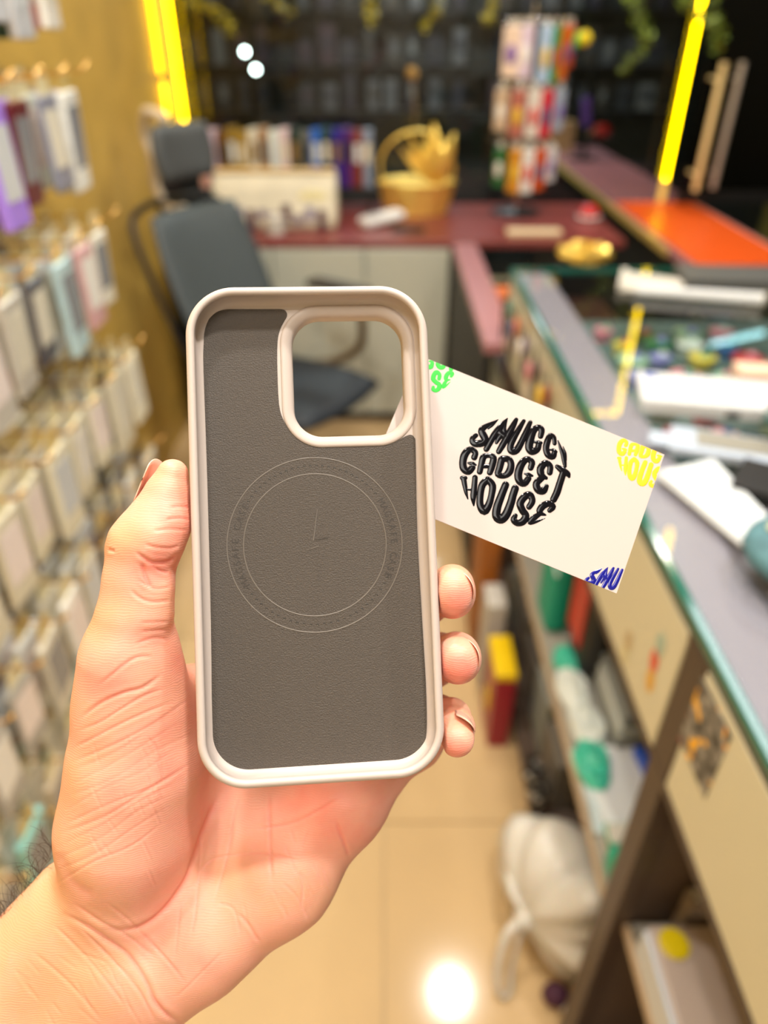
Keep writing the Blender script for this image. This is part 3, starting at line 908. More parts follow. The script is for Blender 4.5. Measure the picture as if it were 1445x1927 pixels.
# ------------------------------------------------ on the maroon desk
DT = 0.80
BK = [('pinkish', '#d7a38e'), ('lilac and white', '#c9b8d0'), ('brown', '#6d4a20'), ('mustard', '#8f7426'), ('ochre striped', '#a5852f'), ('off white', '#dcd9c6'), ('tan', '#a9855e'), ('white', '#dfeae6'), ('rose white', '#dfc9cf'), ('dark green', '#1c3328'),
      ('black and white', '#5f625c'), ('bright blue', '#1f62c4'), ('deep teal', '#123c3a'), ('violet blue', '#1b0b8c'), ('purple', '#4b1470'), ('rust red', '#7d2a15'), ('grey blue', '#7f8ba0')]
random.seed(9)
for k, (cn, ch) in enumerate(BK):
    x = -0.80 + .0455 * k * 1.0
    h = .23 + random.uniform(-.008, .008)
    t = thing('boxed_book', cn + ' upright slim box in the row beneath the window', 'box', (x, 3.50, DT + .10), group='row of slim boxes beneath the window')
    m_ = mat('bk_' + cn.replace(' ', '_'), ch, rough=.4)
    bx('box_body', (0, 0, h / 2), (.040, .10, h), m_, t, bevel=.002)
    bx('spine_print', (0, -.0505, h * .62), (.024, .001, h * .34), mat('bkp_%d' % (k % 4), ['#e5ddc2', '#8c6b2c', '#2b2b30', '#d7e0e2'][k % 4], rough=.4), t)
t = thing('box_riser', 'low dark riser board carrying the row of slim boxes', 'riser', (-.445, 3.50, DT))
bx('riser_top', (0, 0, .092), (.80, .13, .016), black_m, t)
bx('riser_leg', (-.385, 0, .042), (.02, .12, .084), black_m, t)
bx('riser_leg', (.385, 0, .042), (.02, .12, .084), black_m, t)
t = thing('paper_carrier', 'wide cream printed carrier with faded purple marks lying on the desk', 'carrier', (-.44, 3.18, DT))
pcm = mat('cream_print', (0.62, 0.57, 0.42), rough=.5, noise=.25, nscale=9)
mb = MB()
PR = [(-.10, .0), (-.10, .05), (-.06, .15), (-.02, .205), (.05, .21), (.09, .19), (.10, .0)]
W0 = .265
vs = [(-W0, y, z) for y, z in PR] + [(W0 - .02, y, z) for y, z in PR]
nP = len(PR)
mb.add(vs, [tuple(range(nP))[::-1], tuple(range(nP, 2 * nP))] + [(i, (i + 1) % nP, nP + (i + 1) % nP, nP + i) for i in range(nP)])
mb.build('carrier_body', pcm, t, bevel=.02)
bx('top_flap', (-.01, .01, .212), (.50, .07, .006), mat('flap_yellow', (0.72, 0.50, 0.22), rough=.5), t, bevel=.003)
random.seed(31)
for k in range(9):
    MB().box((-.20 + .048 * k, -.102, .045 + .02 * (k % 2)), (.035, .003, .035 + .02 * (k % 3))).build('print_mark', mat('faded_purple_%d' % (k % 3), ['#6c5a78', '#8d86a0', '#5a3a46'][k % 3], rough=.5), t, bevel=.001)
MB().ball((.15, -.07, .11), (.07, .006, .04), 12, 8).build('print_oval', mat('pale_yellow_print', (0.75, 0.68, 0.36), rough=.5), t, smooth=True)
t = thing('tissue_roll', 'small cream cup shaped roll at the corner of the carrier', 'roll', (-.435, 2.985, DT))
MB().lathe([(.035, 0), (.038, .07), (.034, .075), (.012, .075), (.012, .02)], n=20).build('roll', offw, t, smooth=True, angle=40)
MB().lathe([(.0365, .0), (.0365, .012)], n=20).build('base_ring', mauve, t)
t = thing('card_reader', 'white and pale blue card terminal lying on the maroon desk', 'card reader', (-.01, 3.17, DT + .008), math.radians(28))
MB().box((0, 0, .022), (.19, .085, .032), (0, -.12, 0)).build('reader_body', white_pl, t, bevel=.01)
MB().box((.045, 0, .0415), (.07, .06, .003), (0, -.12, 0)).build('screen', mat('pale_blue_screen', (0.45, 0.62, 0.80), rough=.2), t)
for a_ in range(3):
    for b_ in range(3):
        MB().box((-.065 + .022 * a_, -.022 + .022 * b_, .0335 + .0026 * a_), (.015, .015, .003)).build('key', mat('key_grey', (0.5, 0.5, 0.5), rough=.5), t)
# gilt basket with bow
gb = thing('gift_basket', 'shiny gold gift basket with pleated front and big gold bow', 'basket', (.145, 3.42, DT))
mb = MB()
NP = 64
for z, r0 in ((0, .12), (.06, .135), (.13, .15)):
    for j in range(NP):
        a = 2 * math.pi * j / NP
        rr = r0 * (1 + .03 * math.cos(16 * a))
        mb.v.append((rr * 1.12 * math.cos(a), rr * .75 * math.sin(a), z))
for i in range(2):
    for j in range(NP):
        mb.f.append((i * NP + j, i * NP + (j + 1) % NP, (i + 1) * NP + (j + 1) % NP, (i + 1) * NP + j))
mb.f.append(tuple(range(NP))[::-1])
mb.f.append(tuple(2 * NP + j for j in range(NP)))
mb.build('basket_body', gold_foil, gb, smooth=True, angle=50)
MB().tube(catmull_l([(-.15, 0, .12), (-.16, 0, .22), (-.10, 0, .30), (.0, 0, .33), (.10, 0, .30), (.16, 0, .2), (.15, 0, .12)], 5), .006, 8).build('basket_handle', gold_foil, gb, smooth=True)
MB().tube([(.17 * math.cos(a_ * .2), .115 * math.sin(a_ * .2), .13) for a_ in range(31)], .008, 8, closed=True).build('basket_rim', gold_foil, gb, smooth=True)
random.seed(14)
for k in range(11):
    a = -1.15 + k * .13
    L_ = .20 + .03 * (k % 3)
    d_ = Vector((math.sin(a) * .9, -.25 + .05 * (k % 3), .62)).normalized()
    side = Vector((1, 0, 0)).cross(d_).normalized()
    p0 = Vector((.10, -.04, .12))
    pts = [p0 + d_ * L_ * s_ + side * .03 * math.sin(math.pi * s_) for s_ in (0, .25, .5, .75, 1)]
    MB().tube(pts, [.008, .024, .028, .02, .004], 8, flat=.22).build('foil_leaf', gold_foil, gb, smooth=True)
t = thing('dried_stem', 'tall thin stem with small dried flower head above the gold basket', 'dried flower', (.125, 3.55, DT))
MB().tube(catmull_l([(0, 0, 0), (.0, 0, .2), (.01, 0, .42), (-.005, 0, .52)], 5), .003, 6).build('stem', mat('dry_stem', (0.30, 0.19, 0.05), rough=.6), t, smooth=True)
for k in range(5):
    a = k * 1.26
    MB().ball((-.005 + .014 * math.cos(a), .014 * math.sin(a), .53 + .01 * (k % 2)), (.011, .011, .02), 8, 6).build('petal', mat('dry_petal', (0.42, 0.26, 0.07), rough=.6), t, smooth=True)
t = thing('mouse_pad', 'dark pad with looped cable beside the card terminal', 'pad', (.10, 3.08, DT))
bx('pad', (0, 0, .002), (.14, .10, .004), mat('dark_pad', (0.03, 0.012, 0.012), rough=.6), t)
MB().tube([(.05 * math.cos(a_ * .3), .04 * math.sin(a_ * .3), .006) for a_ in range(21)], .0025, 6, closed=True).build('cable', black_m, t)
t = thing('keyboard_tray', 'flat cream tray lying on the mauve corner of the desk', 'tray', (.61, 3.02, DT))
bx('tray_body', (0, 0, .008), (.22, .07, .016), mat('cream_tray', (0.70, 0.58, 0.36), rough=.4), t, bevel=.004)
bx('tray_inlay', (0, 0, .0165), (.20, .055, .001), mat('cream_inlay', (0.78, 0.66, 0.44), rough=.4), t)

# revolving stand with hanging goods
st = thing('spinner_stand', 'revolving wire stand with three tiers of hanging goods on the desk', 'stand', (.60, 3.43, DT))
MB().lathe([(.11, 0), (.11, .008), (.02, .014), (.012, .02)], n=24).build('base', dark_metal, st, smooth=True, angle=40)
MB().tube([(0, 0, .01), (0, 0, .78)], .008, 8).build('pole', chrome, st, smooth=True, angle=40)
for z in (.30, .51, .72):
    MB().tube([(.13 * math.cos(a_ * .2618), .13 * math.sin(a_ * .2618), z) for a_ in range(24)], .003, 6, closed=True).build('ring', chrome, st, smooth=True)
    for k in range(4):
        a = k * math.pi / 2 + .3
        MB().tube([(0, 0, z), (.15 * math.cos(a), .15 * math.sin(a), z), (.155 * math.cos(a), .155 * math.sin(a), z + .012)], .0025, 5).build('spoke', chrome, st)
SG = [(.72, -.10, .075, .17, '#f1dccb', 'peach white boxed charger pack'), (.72, -.05, .05, .17, '#d9c8dc', 'lilac striped pack'), (.72, 0.02, .05, .19, '#a9c3dd', 'pale blue pack'), (.72, .062, .030, .19, '#2b8c46', 'green pack'), (.72, .10, .035, .18, '#d96a1c', 'orange pack'), (.72, .125, .04, .14, '#c8462f', 'red striped pack'),
      (.51, -.12, .06, .15, '#c8b39a', 'beige printed pack'), (.51, -.06, .06, .17, '#b0685a', 'brown red printed pack'), (.51, .0, .055, .17, '#d8d2c6', 'white printed pack'), (.51, .05, .055, .17, '#c9303f', 'crimson pack'), (.51, .11, .05, .15, '#9fb0c4', 'grey blue pack'),
      (.30, -.11, .05, .15, '#2c6a3a', 'dark green pack'), (.30, -.05, .055, .17, '#c98a20', 'amber pack'), (.30, .0, .05, .17, '#dcdcd8', 'white slim pack'), (.30, .05, .055, .16, '#c4501c', 'burnt orange pack'), (.30, .10, .05, .13, '#cfd3d6', 'pale silver pack')]
for k, (z, x, w, h, c, lab) in enumerate(SG):
    tier = {.72: 'top', .51: 'middle', .30: 'bottom'}[z]
    t = thing('hanging_pack', '%s hanging on the %s tier of the revolving stand' % (lab, tier), 'pack', (.60 + x, 3.43 - math.sqrt(.172 ** 2 - x * x), DT + z + .002), x / .172, group='goods on the revolving stand')
    bx('pack_body', (0, 0, -.02 - h / 2), (w, .022, h), mat('sg_' + c[1:], c, rough=.35), t, bevel=.004)
    bx('header_card', (0, 0, -.012), (w * .5, .002, .03), offw, t)
    MB().ball((0, -.012, -.02 - h * .55), (w * .3, .004, h * .2), 10, 8).build('print_spot', mat('sgp_%d' % (k % 5), ['#7a5bb0', '#f0efe8', '#e0b93a', '#d0342c', '#35507c'][k % 5], rough=.4), t, smooth=True)
t = thing('toy_ball', 'yellow round toy hanging at the edge of the top tier', 'toy', (.775, 3.285, DT + .66))
MB().ball((0, 0, 0), .026, 14, 10).build('ball', mat('toy_yellow', (0.80, 0.62, 0.0), rough=.4), t, smooth=True)
MB().tube([(0, 0, .02), (0, 0, .06)], .0015, 5).build('loop', dark_metal, t)
MB().ball((-.03, 0, -.005), (.014, .012, .03), 10, 8).build('green_tag', mat('toy_green', (0.05, 0.45, 0.05), rough=.4), t, smooth=True)
# objects on and behind the desk corner
t = thing('helmet', 'shiny red and white rounded helmet on the dark desk corner', 'helmet', (.90, 3.30, .80))
t.scale = (.55, .55, .55)
MB().lathe([(.075, 0), (.085, .03), (.075, .07), (.045, .10), (0, .112)], n=20).build('shell', mat('red_gloss', (0.50, 0.01, 0.01), rough=.2), t, smooth=True)
MB().tube([(.088 * math.cos(a_ * .3), .088 * math.sin(a_ * .3), .02) for a_ in range(21)], .009, 8, closed=True).build('rim_band', white_pl, t, smooth=True)
t = thing('foil_wrap', 'crumpled gold foil wrap near the far end of the counter', 'foil', (.77, 2.80, .745))
random.seed(77)
mb = MB()
mb.ball((0, 0, .035), (.10, .06, .035), 20, 12)
mb.v = [(x + random.uniform(-.014, .014), y + random.uniform(-.014, .014), max(0, z + random.uniform(-.014, .014))) for x, y, z in mb.v]
mb.build('foil', gold_foil, t)
MB().box((0, 0, .068), (.05, .03, .01)).build('foil_tie', gold_foil, t)
carton('product_box', 'black carton under the crumpled gold foil wrap', 'box', (.75, 2.80, .63), (.18, .13, .115), black_m)
random.seed(6)
for k in range(8):
    t = thing('snack_bag', 'orange foil packet on the return shelf, %s from the counter' % ORD[k], 'packet', (.42 + .07 * (k % 2), 1.93 + .10 * k, .63), random.uniform(-.4, .4), group='orange packets on the return shelf')
    mb = MB().ball((0, 0, .055), (.05, .04, .055), 14, 10)
    mb.build('packet_body', mat('orange_foil%d' % (k % 3), [(0.65, 0.14, 0.01), (0.45, 0.09, 0.01), (0.72, 0.24, 0.03)][k % 3], rough=.35), t, smooth=True)
    MB().box((0, 0, .115), (.05, .01, .012)).build('sealed_edge', mat('orange_foil1', (0, 0, 0)), t)
t = thing('pen_holder', 'small wooden block holding a purple phone stand on the side counter', 'phone stand', (1.27, 5.0, .80))
MB().lathe([(.09, 0), (.09, .008), (.015, .014), (.012, .20)], n=16).build('base', dark_metal, t, smooth=True, angle=40)
MB().box((-.02, 0, .26), (.05, .02, .16), (0, -.15, 0)).build('holder', mat('stand_purple', (0.12, 0.05, 0.35), rough=.4), t, bevel=.006)
MB().ball((.09, 0, .16), (.06, .03, .035), 12, 8).build('red_knob', mat('stand_red', (0.35, 0.0, 0.0), rough=.3), t, smooth=True)
MB().tube([(.0, 0, .14), (.10, 0, .16), (.16, 0, .13)], .012, 8).build('side_arm', chrome, t, smooth=True)
carton('product_box', 'small tan carton at the far end of the side counter', 'box', (1.19, 5.35, .80), (.16, .10, .18), mat('tan_card', (0.45, 0.28, 0.14), rough=.5))

# ------------------------------------------------ hanging ivy under the window head
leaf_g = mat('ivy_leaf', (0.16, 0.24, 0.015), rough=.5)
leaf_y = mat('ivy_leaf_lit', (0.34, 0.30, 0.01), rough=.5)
stem_m = mat('ivy_stem', (0.12, 0.12, 0.02), rough=.7)
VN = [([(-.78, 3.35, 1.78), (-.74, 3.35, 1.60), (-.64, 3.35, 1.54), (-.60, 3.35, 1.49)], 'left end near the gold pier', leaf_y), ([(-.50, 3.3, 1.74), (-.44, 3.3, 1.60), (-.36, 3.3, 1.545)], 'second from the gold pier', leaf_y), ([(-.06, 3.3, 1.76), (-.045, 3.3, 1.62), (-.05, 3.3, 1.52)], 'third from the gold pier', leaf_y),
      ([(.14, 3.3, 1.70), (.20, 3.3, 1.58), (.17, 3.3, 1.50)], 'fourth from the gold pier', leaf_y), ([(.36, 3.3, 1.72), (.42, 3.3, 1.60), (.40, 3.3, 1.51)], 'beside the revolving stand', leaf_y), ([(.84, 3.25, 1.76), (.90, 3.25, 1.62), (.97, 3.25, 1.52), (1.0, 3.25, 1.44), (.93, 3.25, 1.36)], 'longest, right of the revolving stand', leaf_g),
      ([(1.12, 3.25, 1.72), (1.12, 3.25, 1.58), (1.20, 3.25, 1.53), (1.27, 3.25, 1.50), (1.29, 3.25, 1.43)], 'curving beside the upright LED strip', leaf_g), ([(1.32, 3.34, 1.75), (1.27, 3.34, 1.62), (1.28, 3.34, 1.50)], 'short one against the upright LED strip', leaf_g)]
random.seed(12)
for pts, where, lm in VN:
    top = pts[0]
    t = thing('ivy_vine', 'ivy strand hanging before the dark window, ' + where, 'vine', (top[0], top[1], top[2]), group='ivy strands under the window head')
    P_ = catmull_l([tuple(Vector(p) - Vector(top)) for p in pts], 6)
    MB().tube([(P_[0][0], P_[0][1], 2.80 - top[2])] + [tuple(p) for p in P_], .003, 5).build('stem', stem_m, t, smooth=True)
    mb = MB()
    for p in P_:
        for q in range(5):
            c = Vector(p) + Vector((random.uniform(-.022, .022), random.uniform(-.022, .022), random.uniform(-.02, .02)))
            R_ = Euler((random.uniform(-1, 1), random.uniform(-1, 1), random.uniform(0, 6.28))).to_matrix()
            s_ = random.uniform(.012, .020)
            lf = [(-s_, 0, 0), (-s_ * .3, s_ * .55, .002), (s_, 0, 0), (-s_ * .3, -s_ * .55, .002), (0, 0, .004)]
            mb.add([R_ @ Vector(v_) + c for v_ in lf], [(0, 4, 1), (1, 4, 2), (2, 4, 3), (3, 4, 0)])
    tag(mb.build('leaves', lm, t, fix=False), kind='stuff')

# ------------------------------------------------ reflections of goods in the window, built as dim packs on a rack
random.seed(40)
fr_ = thing('reflection_rack', 'dark rack of dim goods standing in for reflections in the window', 'rack', (0.2, 6.45, 0))
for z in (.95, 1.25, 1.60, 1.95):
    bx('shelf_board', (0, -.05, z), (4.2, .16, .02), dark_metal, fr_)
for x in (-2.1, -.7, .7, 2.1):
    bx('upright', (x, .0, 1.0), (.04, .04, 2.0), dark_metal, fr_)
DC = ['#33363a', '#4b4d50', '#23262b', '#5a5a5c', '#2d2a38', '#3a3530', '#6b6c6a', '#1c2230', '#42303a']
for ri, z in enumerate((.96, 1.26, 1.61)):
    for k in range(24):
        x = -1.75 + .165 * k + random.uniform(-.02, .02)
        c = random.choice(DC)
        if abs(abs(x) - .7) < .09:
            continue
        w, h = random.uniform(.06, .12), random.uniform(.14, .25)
        t = thing('reflection_pack', 'dim greyish pack standing in for a reflection in the window', 'pack', (x, 6.38, z), group='dim packs standing in for window reflections')
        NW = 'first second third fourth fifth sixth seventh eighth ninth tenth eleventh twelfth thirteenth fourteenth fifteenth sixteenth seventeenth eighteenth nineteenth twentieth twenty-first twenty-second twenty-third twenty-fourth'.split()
        t['label'] = 'dim %s pack modelling a reflection, far %s row, %s along from the gold pier' % ({'#33363a': 'dark grey', '#4b4d50': 'grey', '#23262b': 'black', '#5a5a5c': 'mid grey', '#2d2a38': 'dark violet', '#3a3530': 'brown grey', '#6b6c6a': 'pale grey', '#1c2230': 'navy', '#42303a': 'plum'}[c], ['lowest', 'middle', 'upper'][ri], NW[k])
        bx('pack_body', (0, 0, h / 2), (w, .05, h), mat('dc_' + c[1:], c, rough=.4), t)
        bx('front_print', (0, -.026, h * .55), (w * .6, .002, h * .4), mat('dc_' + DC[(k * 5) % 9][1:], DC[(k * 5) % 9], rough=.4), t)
light('far_fill_light', 'AREA', (0.3, 5.3, 2.6), 60, (0.85, 0.95, 1.0), 0.8, size_y=.3)  # unseen fill lamp added to brighten the dim goods

# every free-standing thing rests a hair above what carries it, so no two meshes share a face
for o in bpy.data.objects:
    if o.parent is None and o.get('category') and o.get('category') not in ('counter', 'desk', 'phone case pack', 'LED strip', 'sticker', 'ceiling light', 'rack', 'door'):
        o.location.z += 0.0008
for o in bpy.data.objects:
    if o.name.startswith('ceiling_light'):
        o.location.z -= 0.001


# ================================================================== THE PHONE CASE
def rodr(r):
    r = Vector(r)
    return Matrix.Rotation(r.length, 4, r.normalized())


CASE_M = Matrix.Translation((-0.02094834, -0.00590551, -0.21498567)) @ rodr((-0.04242317, 0.08291413, 0.03791111))
CARD_K = 1.007
CARD_M = Matrix.Translation(Vector((0.0433818, 0.01328757, -0.23303849)) * CARD_K) @ rodr((-0.17746708, 0.01020893, -0.39032826))


def on_plane(M, px, py, z):
    """Point of the plane z = const of a body (matrix M in the viewer's frame) met by one sight line; gives local x, y."""
    Mi = M.inverted()
    o = Mi @ Vector((0, 0, 0))
    d = Mi @ Vector(((px - CX) / FPX, (CY - py) / FPX, -1)) - o
    t = (z - o.z) / d.z
    return (o + d * t).xy


def rrect(hw, hh, r, k=14, cx=0.0, cy=0.0):
    out = []
    for qx, qy, a0 in ((1, 1, 0), (-1, 1, 90), (-1, -1, 180), (1, -1, 270)):
        for i in range(k + 1):
            a = math.radians(a0 + 90 * i / k)
            out.append((cx + qx * (hw - r) + r * math.cos(a), cy + qy * (hh - r) + r * math.sin(a)))
    return out


def catmull(pts, n=6, closed=False):
    out = []
    k = len(pts)
    P = [np.array(p, float) for p in pts]
    for i in range(k if closed else k - 1):
        if closed:
            a, b, c, d = P[i - 1], P[i], P[(i + 1) % k], P[(i + 2) % k]
        else:
            a, b, c, d = P[max(i - 1, 0)], P[i], P[i + 1], P[min(i + 2, k - 1)]
        for j in range(n):
            t = j / n
            out.append(0.5 * ((2 * b) + (c - a) * t + (2 * a - 5 * b + 4 * c - d) * t * t + (3 * b - a - 3 * c + d) * t ** 3))
    if not closed:
        out.append(P[-1])
    return out


mm = 0.001
silicone = mat('greige_silicone', (0.54, 0.465, 0.42), rough=0.42, bump=0.06, bscale=2500, spec=0.4)
silicone_in = silicone
HW, HH = 37.4 * mm, 76.25 * mm
case = bpy.data.objects.new('phone_case', None)
C.objects.link(case)
case.matrix_world = CAM_M @ CASE_M
tag(case, 'empty greige silicone phone case held in the hand, dark grey lining facing out', 'phone case')

prof = [(5.2, -9.3), (6.5, -11.9), (3.0, -11.9), (1.2, -11.4), (0.35, -10.2), (0.1, -8.0), (0.0, -4.5), (0.05, -2.2), (0.35, -1.0), (0.95, -0.25), (1.7, 0.0),
        (2.35, -0.15), (2.75, -0.6), (2.85, -1.3), (2.7, -1.9), (2.35, -2.4), (2.35, -6.3), (2.6, -7.2), (3.2, -7.9), (4.0, -8.25), (5.2, -8.3)]
NK = 16
fr = MB()
loops = []
for ins, z in prof:
    r = max(15.0 - ins, 3.0) * mm
    loops.append([(x, y, z * mm) for x, y in rrect(HW - ins * mm, HH - ins * mm, r, NK)])
n = len(loops[0])
fr.v = [p for l in loops for p in l]
K = len(prof)
for i in range(K):
    for j in range(n):
        fr.f.append((i * n + j, i * n + (j + 1) % n, ((i + 1) % K) * n + (j + 1) % n, ((i + 1) % K) * n + j))
fr.build('bumper_frame', silicone, case, smooth=True)


# floor plate with the camera opening
def pxpoly(pts, z):
    return [tuple(on_plane(CASE_M, x, y, z)) for x, y in pts]


ha = on_plane(CASE_M, 546, 597, -9 * mm)
hb = on_plane(CASE_M, 765, 818, -9 * mm)
hcx, hcy, hhw, hhh = (ha.x + hb.x) / 2, (ha.y + hb.y) / 2, (hb.x - ha.x) / 2, (ha.y - hb.y) / 2
hole = lambda off: rrect(hhw + off * mm, hhh + off * mm, (9.2 + off) * mm, NK, hcx, hcy)
outer = rrect(HW - 5.1 * mm, HH - 5.1 * mm, 10 * mm, NK)
bm = bmesh.new()
for z, flip in ((-8.3, 0), (-11.9, 1)):
    es = []
    for loop in (outer, hole(0.9)):
        vs = [bm.verts.new((x, y, z * mm)) for x, y in loop]
        es += [bm.edges.new((vs[i], vs[(i + 1) % len(vs)])) for i in range(len(vs))]
    bmesh.ops.triangle_fill(bm, edges=es, use_beauty=True)
me = bpy.data.meshes.new('back_plate')
bmesh.ops.recalc_face_normals(bm, faces=bm.faces)
bm.to_mesh(me)
bm.free()
me.materials.append(silicone)
o = bpy.data.objects.new('back_plate', me)
C.objects.link(o)
o.parent = case
# raised rim round the camera opening
rim = MB()
rp = [(0.6, -11.9), (0.25, -13.6), (0.0, -13.9), (-0.15, -13.6), (-0.15, -9.9), (0.05, -9.0), (0.7, -8.3), (1.6, -7.85), (2.6, -7.7), (3.3, -7.8), (3.55, -8.3), (3.4, -9.2), (2.0, -11.9)]
rl = [hole(a) for a, z in rp]
rim.v = [(x, y, z * mm) for l, (a, z) in zip(rl, rp) for x, y in l]
for i in range(len(rp)):
    for j in range(n):
        rim.f.append((i * n + j, i * n + (j + 1) % n, ((i + 1) % len(rp)) * n + (j + 1) % n, ((i + 1) % len(rp)) * n + j))
rim.build('camera_opening_rim', silicone, case, smooth=True)

# dark leatherette lining
lining_pts = [(383, 700), (383, 650), (386, 618), (398, 594), (420, 583), (450, 582), (500, 582), (529, 582), (538, 586), (540, 594), (535, 604), (527, 620), (522, 645), (522, 700), (525, 760),
              (532, 787), (545, 809), (564, 827), (592, 838), (646, 841), (712, 838), (743, 831), (761, 822), (772, 818), (780, 824), (782, 844), (785, 1000), (795, 1180), (801, 1280), (803, 1361), (799, 1397),
              (783, 1421), (757, 1433), (661, 1441), (541, 1449), (460, 1452), (432, 1446), (412, 1427), (403, 1405), (399, 1361), (397, 1180), (390, 900)]
LZ = -8.12 * mm
lp = [tuple(on_plane(CASE_M, x, y, LZ)) for x, y in lining_pts]
lp = [tuple(p) for p in catmull(lp, 3, True)]
leather = mat('brown_grey_leatherette', (0.080, 0.067, 0.056), rough=0.62, noise=0.10, nscale=900, bump=0.45, bscale=2200, spec=0.35)
bm = bmesh.new()
vs = [bm.verts.new((x, y, LZ)) for x, y in lp]
f = bm.faces.new(vs)
r = bmesh.ops.extrude_face_region(bm, geom=[f])
bmesh.ops.translate(bm, verts=[e for e in r['geom'] if isinstance(e, bmesh.types.BMVert)], vec=(0, 0, -0.3 * mm))
bmesh.ops.triangulate(bm, faces=bm.faces[:])
bmesh.ops.recalc_face_normals(bm, faces=bm.faces)
me = bpy.data.meshes.new('lining')
bm.to_mesh(me)
bm.free()
me.materials.append(leather)
lining = bpy.data.objects.new('lining', me)
C.objects.link(lining)
lining.parent = case
tag(lining, 'dark brown grey lining with pressed ring, dots, bolt and lettering')

rc = on_plane(CASE_M, 593.5, 1025, LZ)
press_glint = mat('pressed_glint', (0.155, 0.135, 0.115), rough=0.38, spec=0.55)  # lighter tone paints the highlight along the pressed lines
press_shade = mat('dent_shade', (0.03, 0.025, 0.02), rough=0.6)  # shade inside the dents put into the colour
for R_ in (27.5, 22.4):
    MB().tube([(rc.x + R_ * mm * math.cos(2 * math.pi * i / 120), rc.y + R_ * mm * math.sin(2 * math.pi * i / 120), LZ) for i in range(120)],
              0.2 * mm, 6, closed=True, flat=0.5).build('pressed_ring', press_glint, lining, smooth=True)
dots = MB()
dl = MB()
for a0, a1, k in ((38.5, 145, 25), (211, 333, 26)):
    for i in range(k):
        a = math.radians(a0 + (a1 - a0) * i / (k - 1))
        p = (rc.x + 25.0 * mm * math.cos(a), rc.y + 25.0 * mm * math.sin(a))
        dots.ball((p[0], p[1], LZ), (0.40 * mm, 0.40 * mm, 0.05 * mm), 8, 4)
        dl.ball((p[0] - .06 * mm, p[1] - 0.30 * mm, LZ), (0.26 * mm, 0.13 * mm, 0.07 * mm), 8, 4)  # painted glint on the lower edge of each dot
tag(dots.build('pressed_dots', press_shade, lining, smooth=True), kind='stuff')
tag(dl.build('dot_glints', press_glint, lining, smooth=True), kind='stuff')
bolt = [tuple(on_plane(CASE_M, x, y, LZ)) for x, y in ((597, 958), (574, 1036), (600, 1028), (596, 1090), (617, 1012), (590, 1017))]
MB().prism(bolt, LZ - .1 * mm, LZ + 0.07 * mm).build('bolt_emblem', leather, lining, bevel=0.06 * mm)
for a, b in ((0, 5), (5, 4), (1, 2)):  # bolt edges with their glint and shade put into the colour
    MB().tube([(*bolt[a], LZ + .05 * mm), (*bolt[b], LZ + .05 * mm)], [0.07 * mm, .15 * mm], 6).build('bolt_edge', press_shade if a == 5 else press_glint, lining)


def glyph(ch, size, depth):
    cu = bpy.data.curves.new('glyph', 'FONT')
    cu.body = ch
    cu.size = size
    cu.extrude = depth
    cu.align_x = 'CENTER'
    cu.resolution_u = 3
    t = bpy.data.objects.new('glyph', cu)
    C.objects.link(t)
    bpy.context.view_layer.update()
    me = bpy.data.meshes.new_from_object(t.evaluated_get(bpy.context.evaluated_depsgraph_get()))
    bpy.data.objects.remove(t)
    return me


GL = {}
for a0, a1 in ((207, 149), (31, -25)):
    word = 'MAGSAFE CASE'
    for i, ch in enumerate(word):
        if ch == ' ':
            continue
        if ch not in GL:
            g = glyph(ch, 3.1 * mm, 0.05 * mm)
            g.materials.append(mat('pressed_letter', (0.038, 0.031, 0.026), rough=0.55))
            GL[ch] = g
        a = math.radians(a0 + (a1 - a0) * i / (len(word) - 1))
        o = bpy.data.objects.new('letter', GL[ch])
        C.objects.link(o)
        o.parent = lining
        rr = 23.9 * mm
        o.location = (rc.x + rr * math.cos(a), rc.y + rr * math.sin(a), LZ + 0.02 * mm)
        o.rotation_euler = (0, 0, a - math.pi / 2)
        o.scale = (0.92, 1, 1)

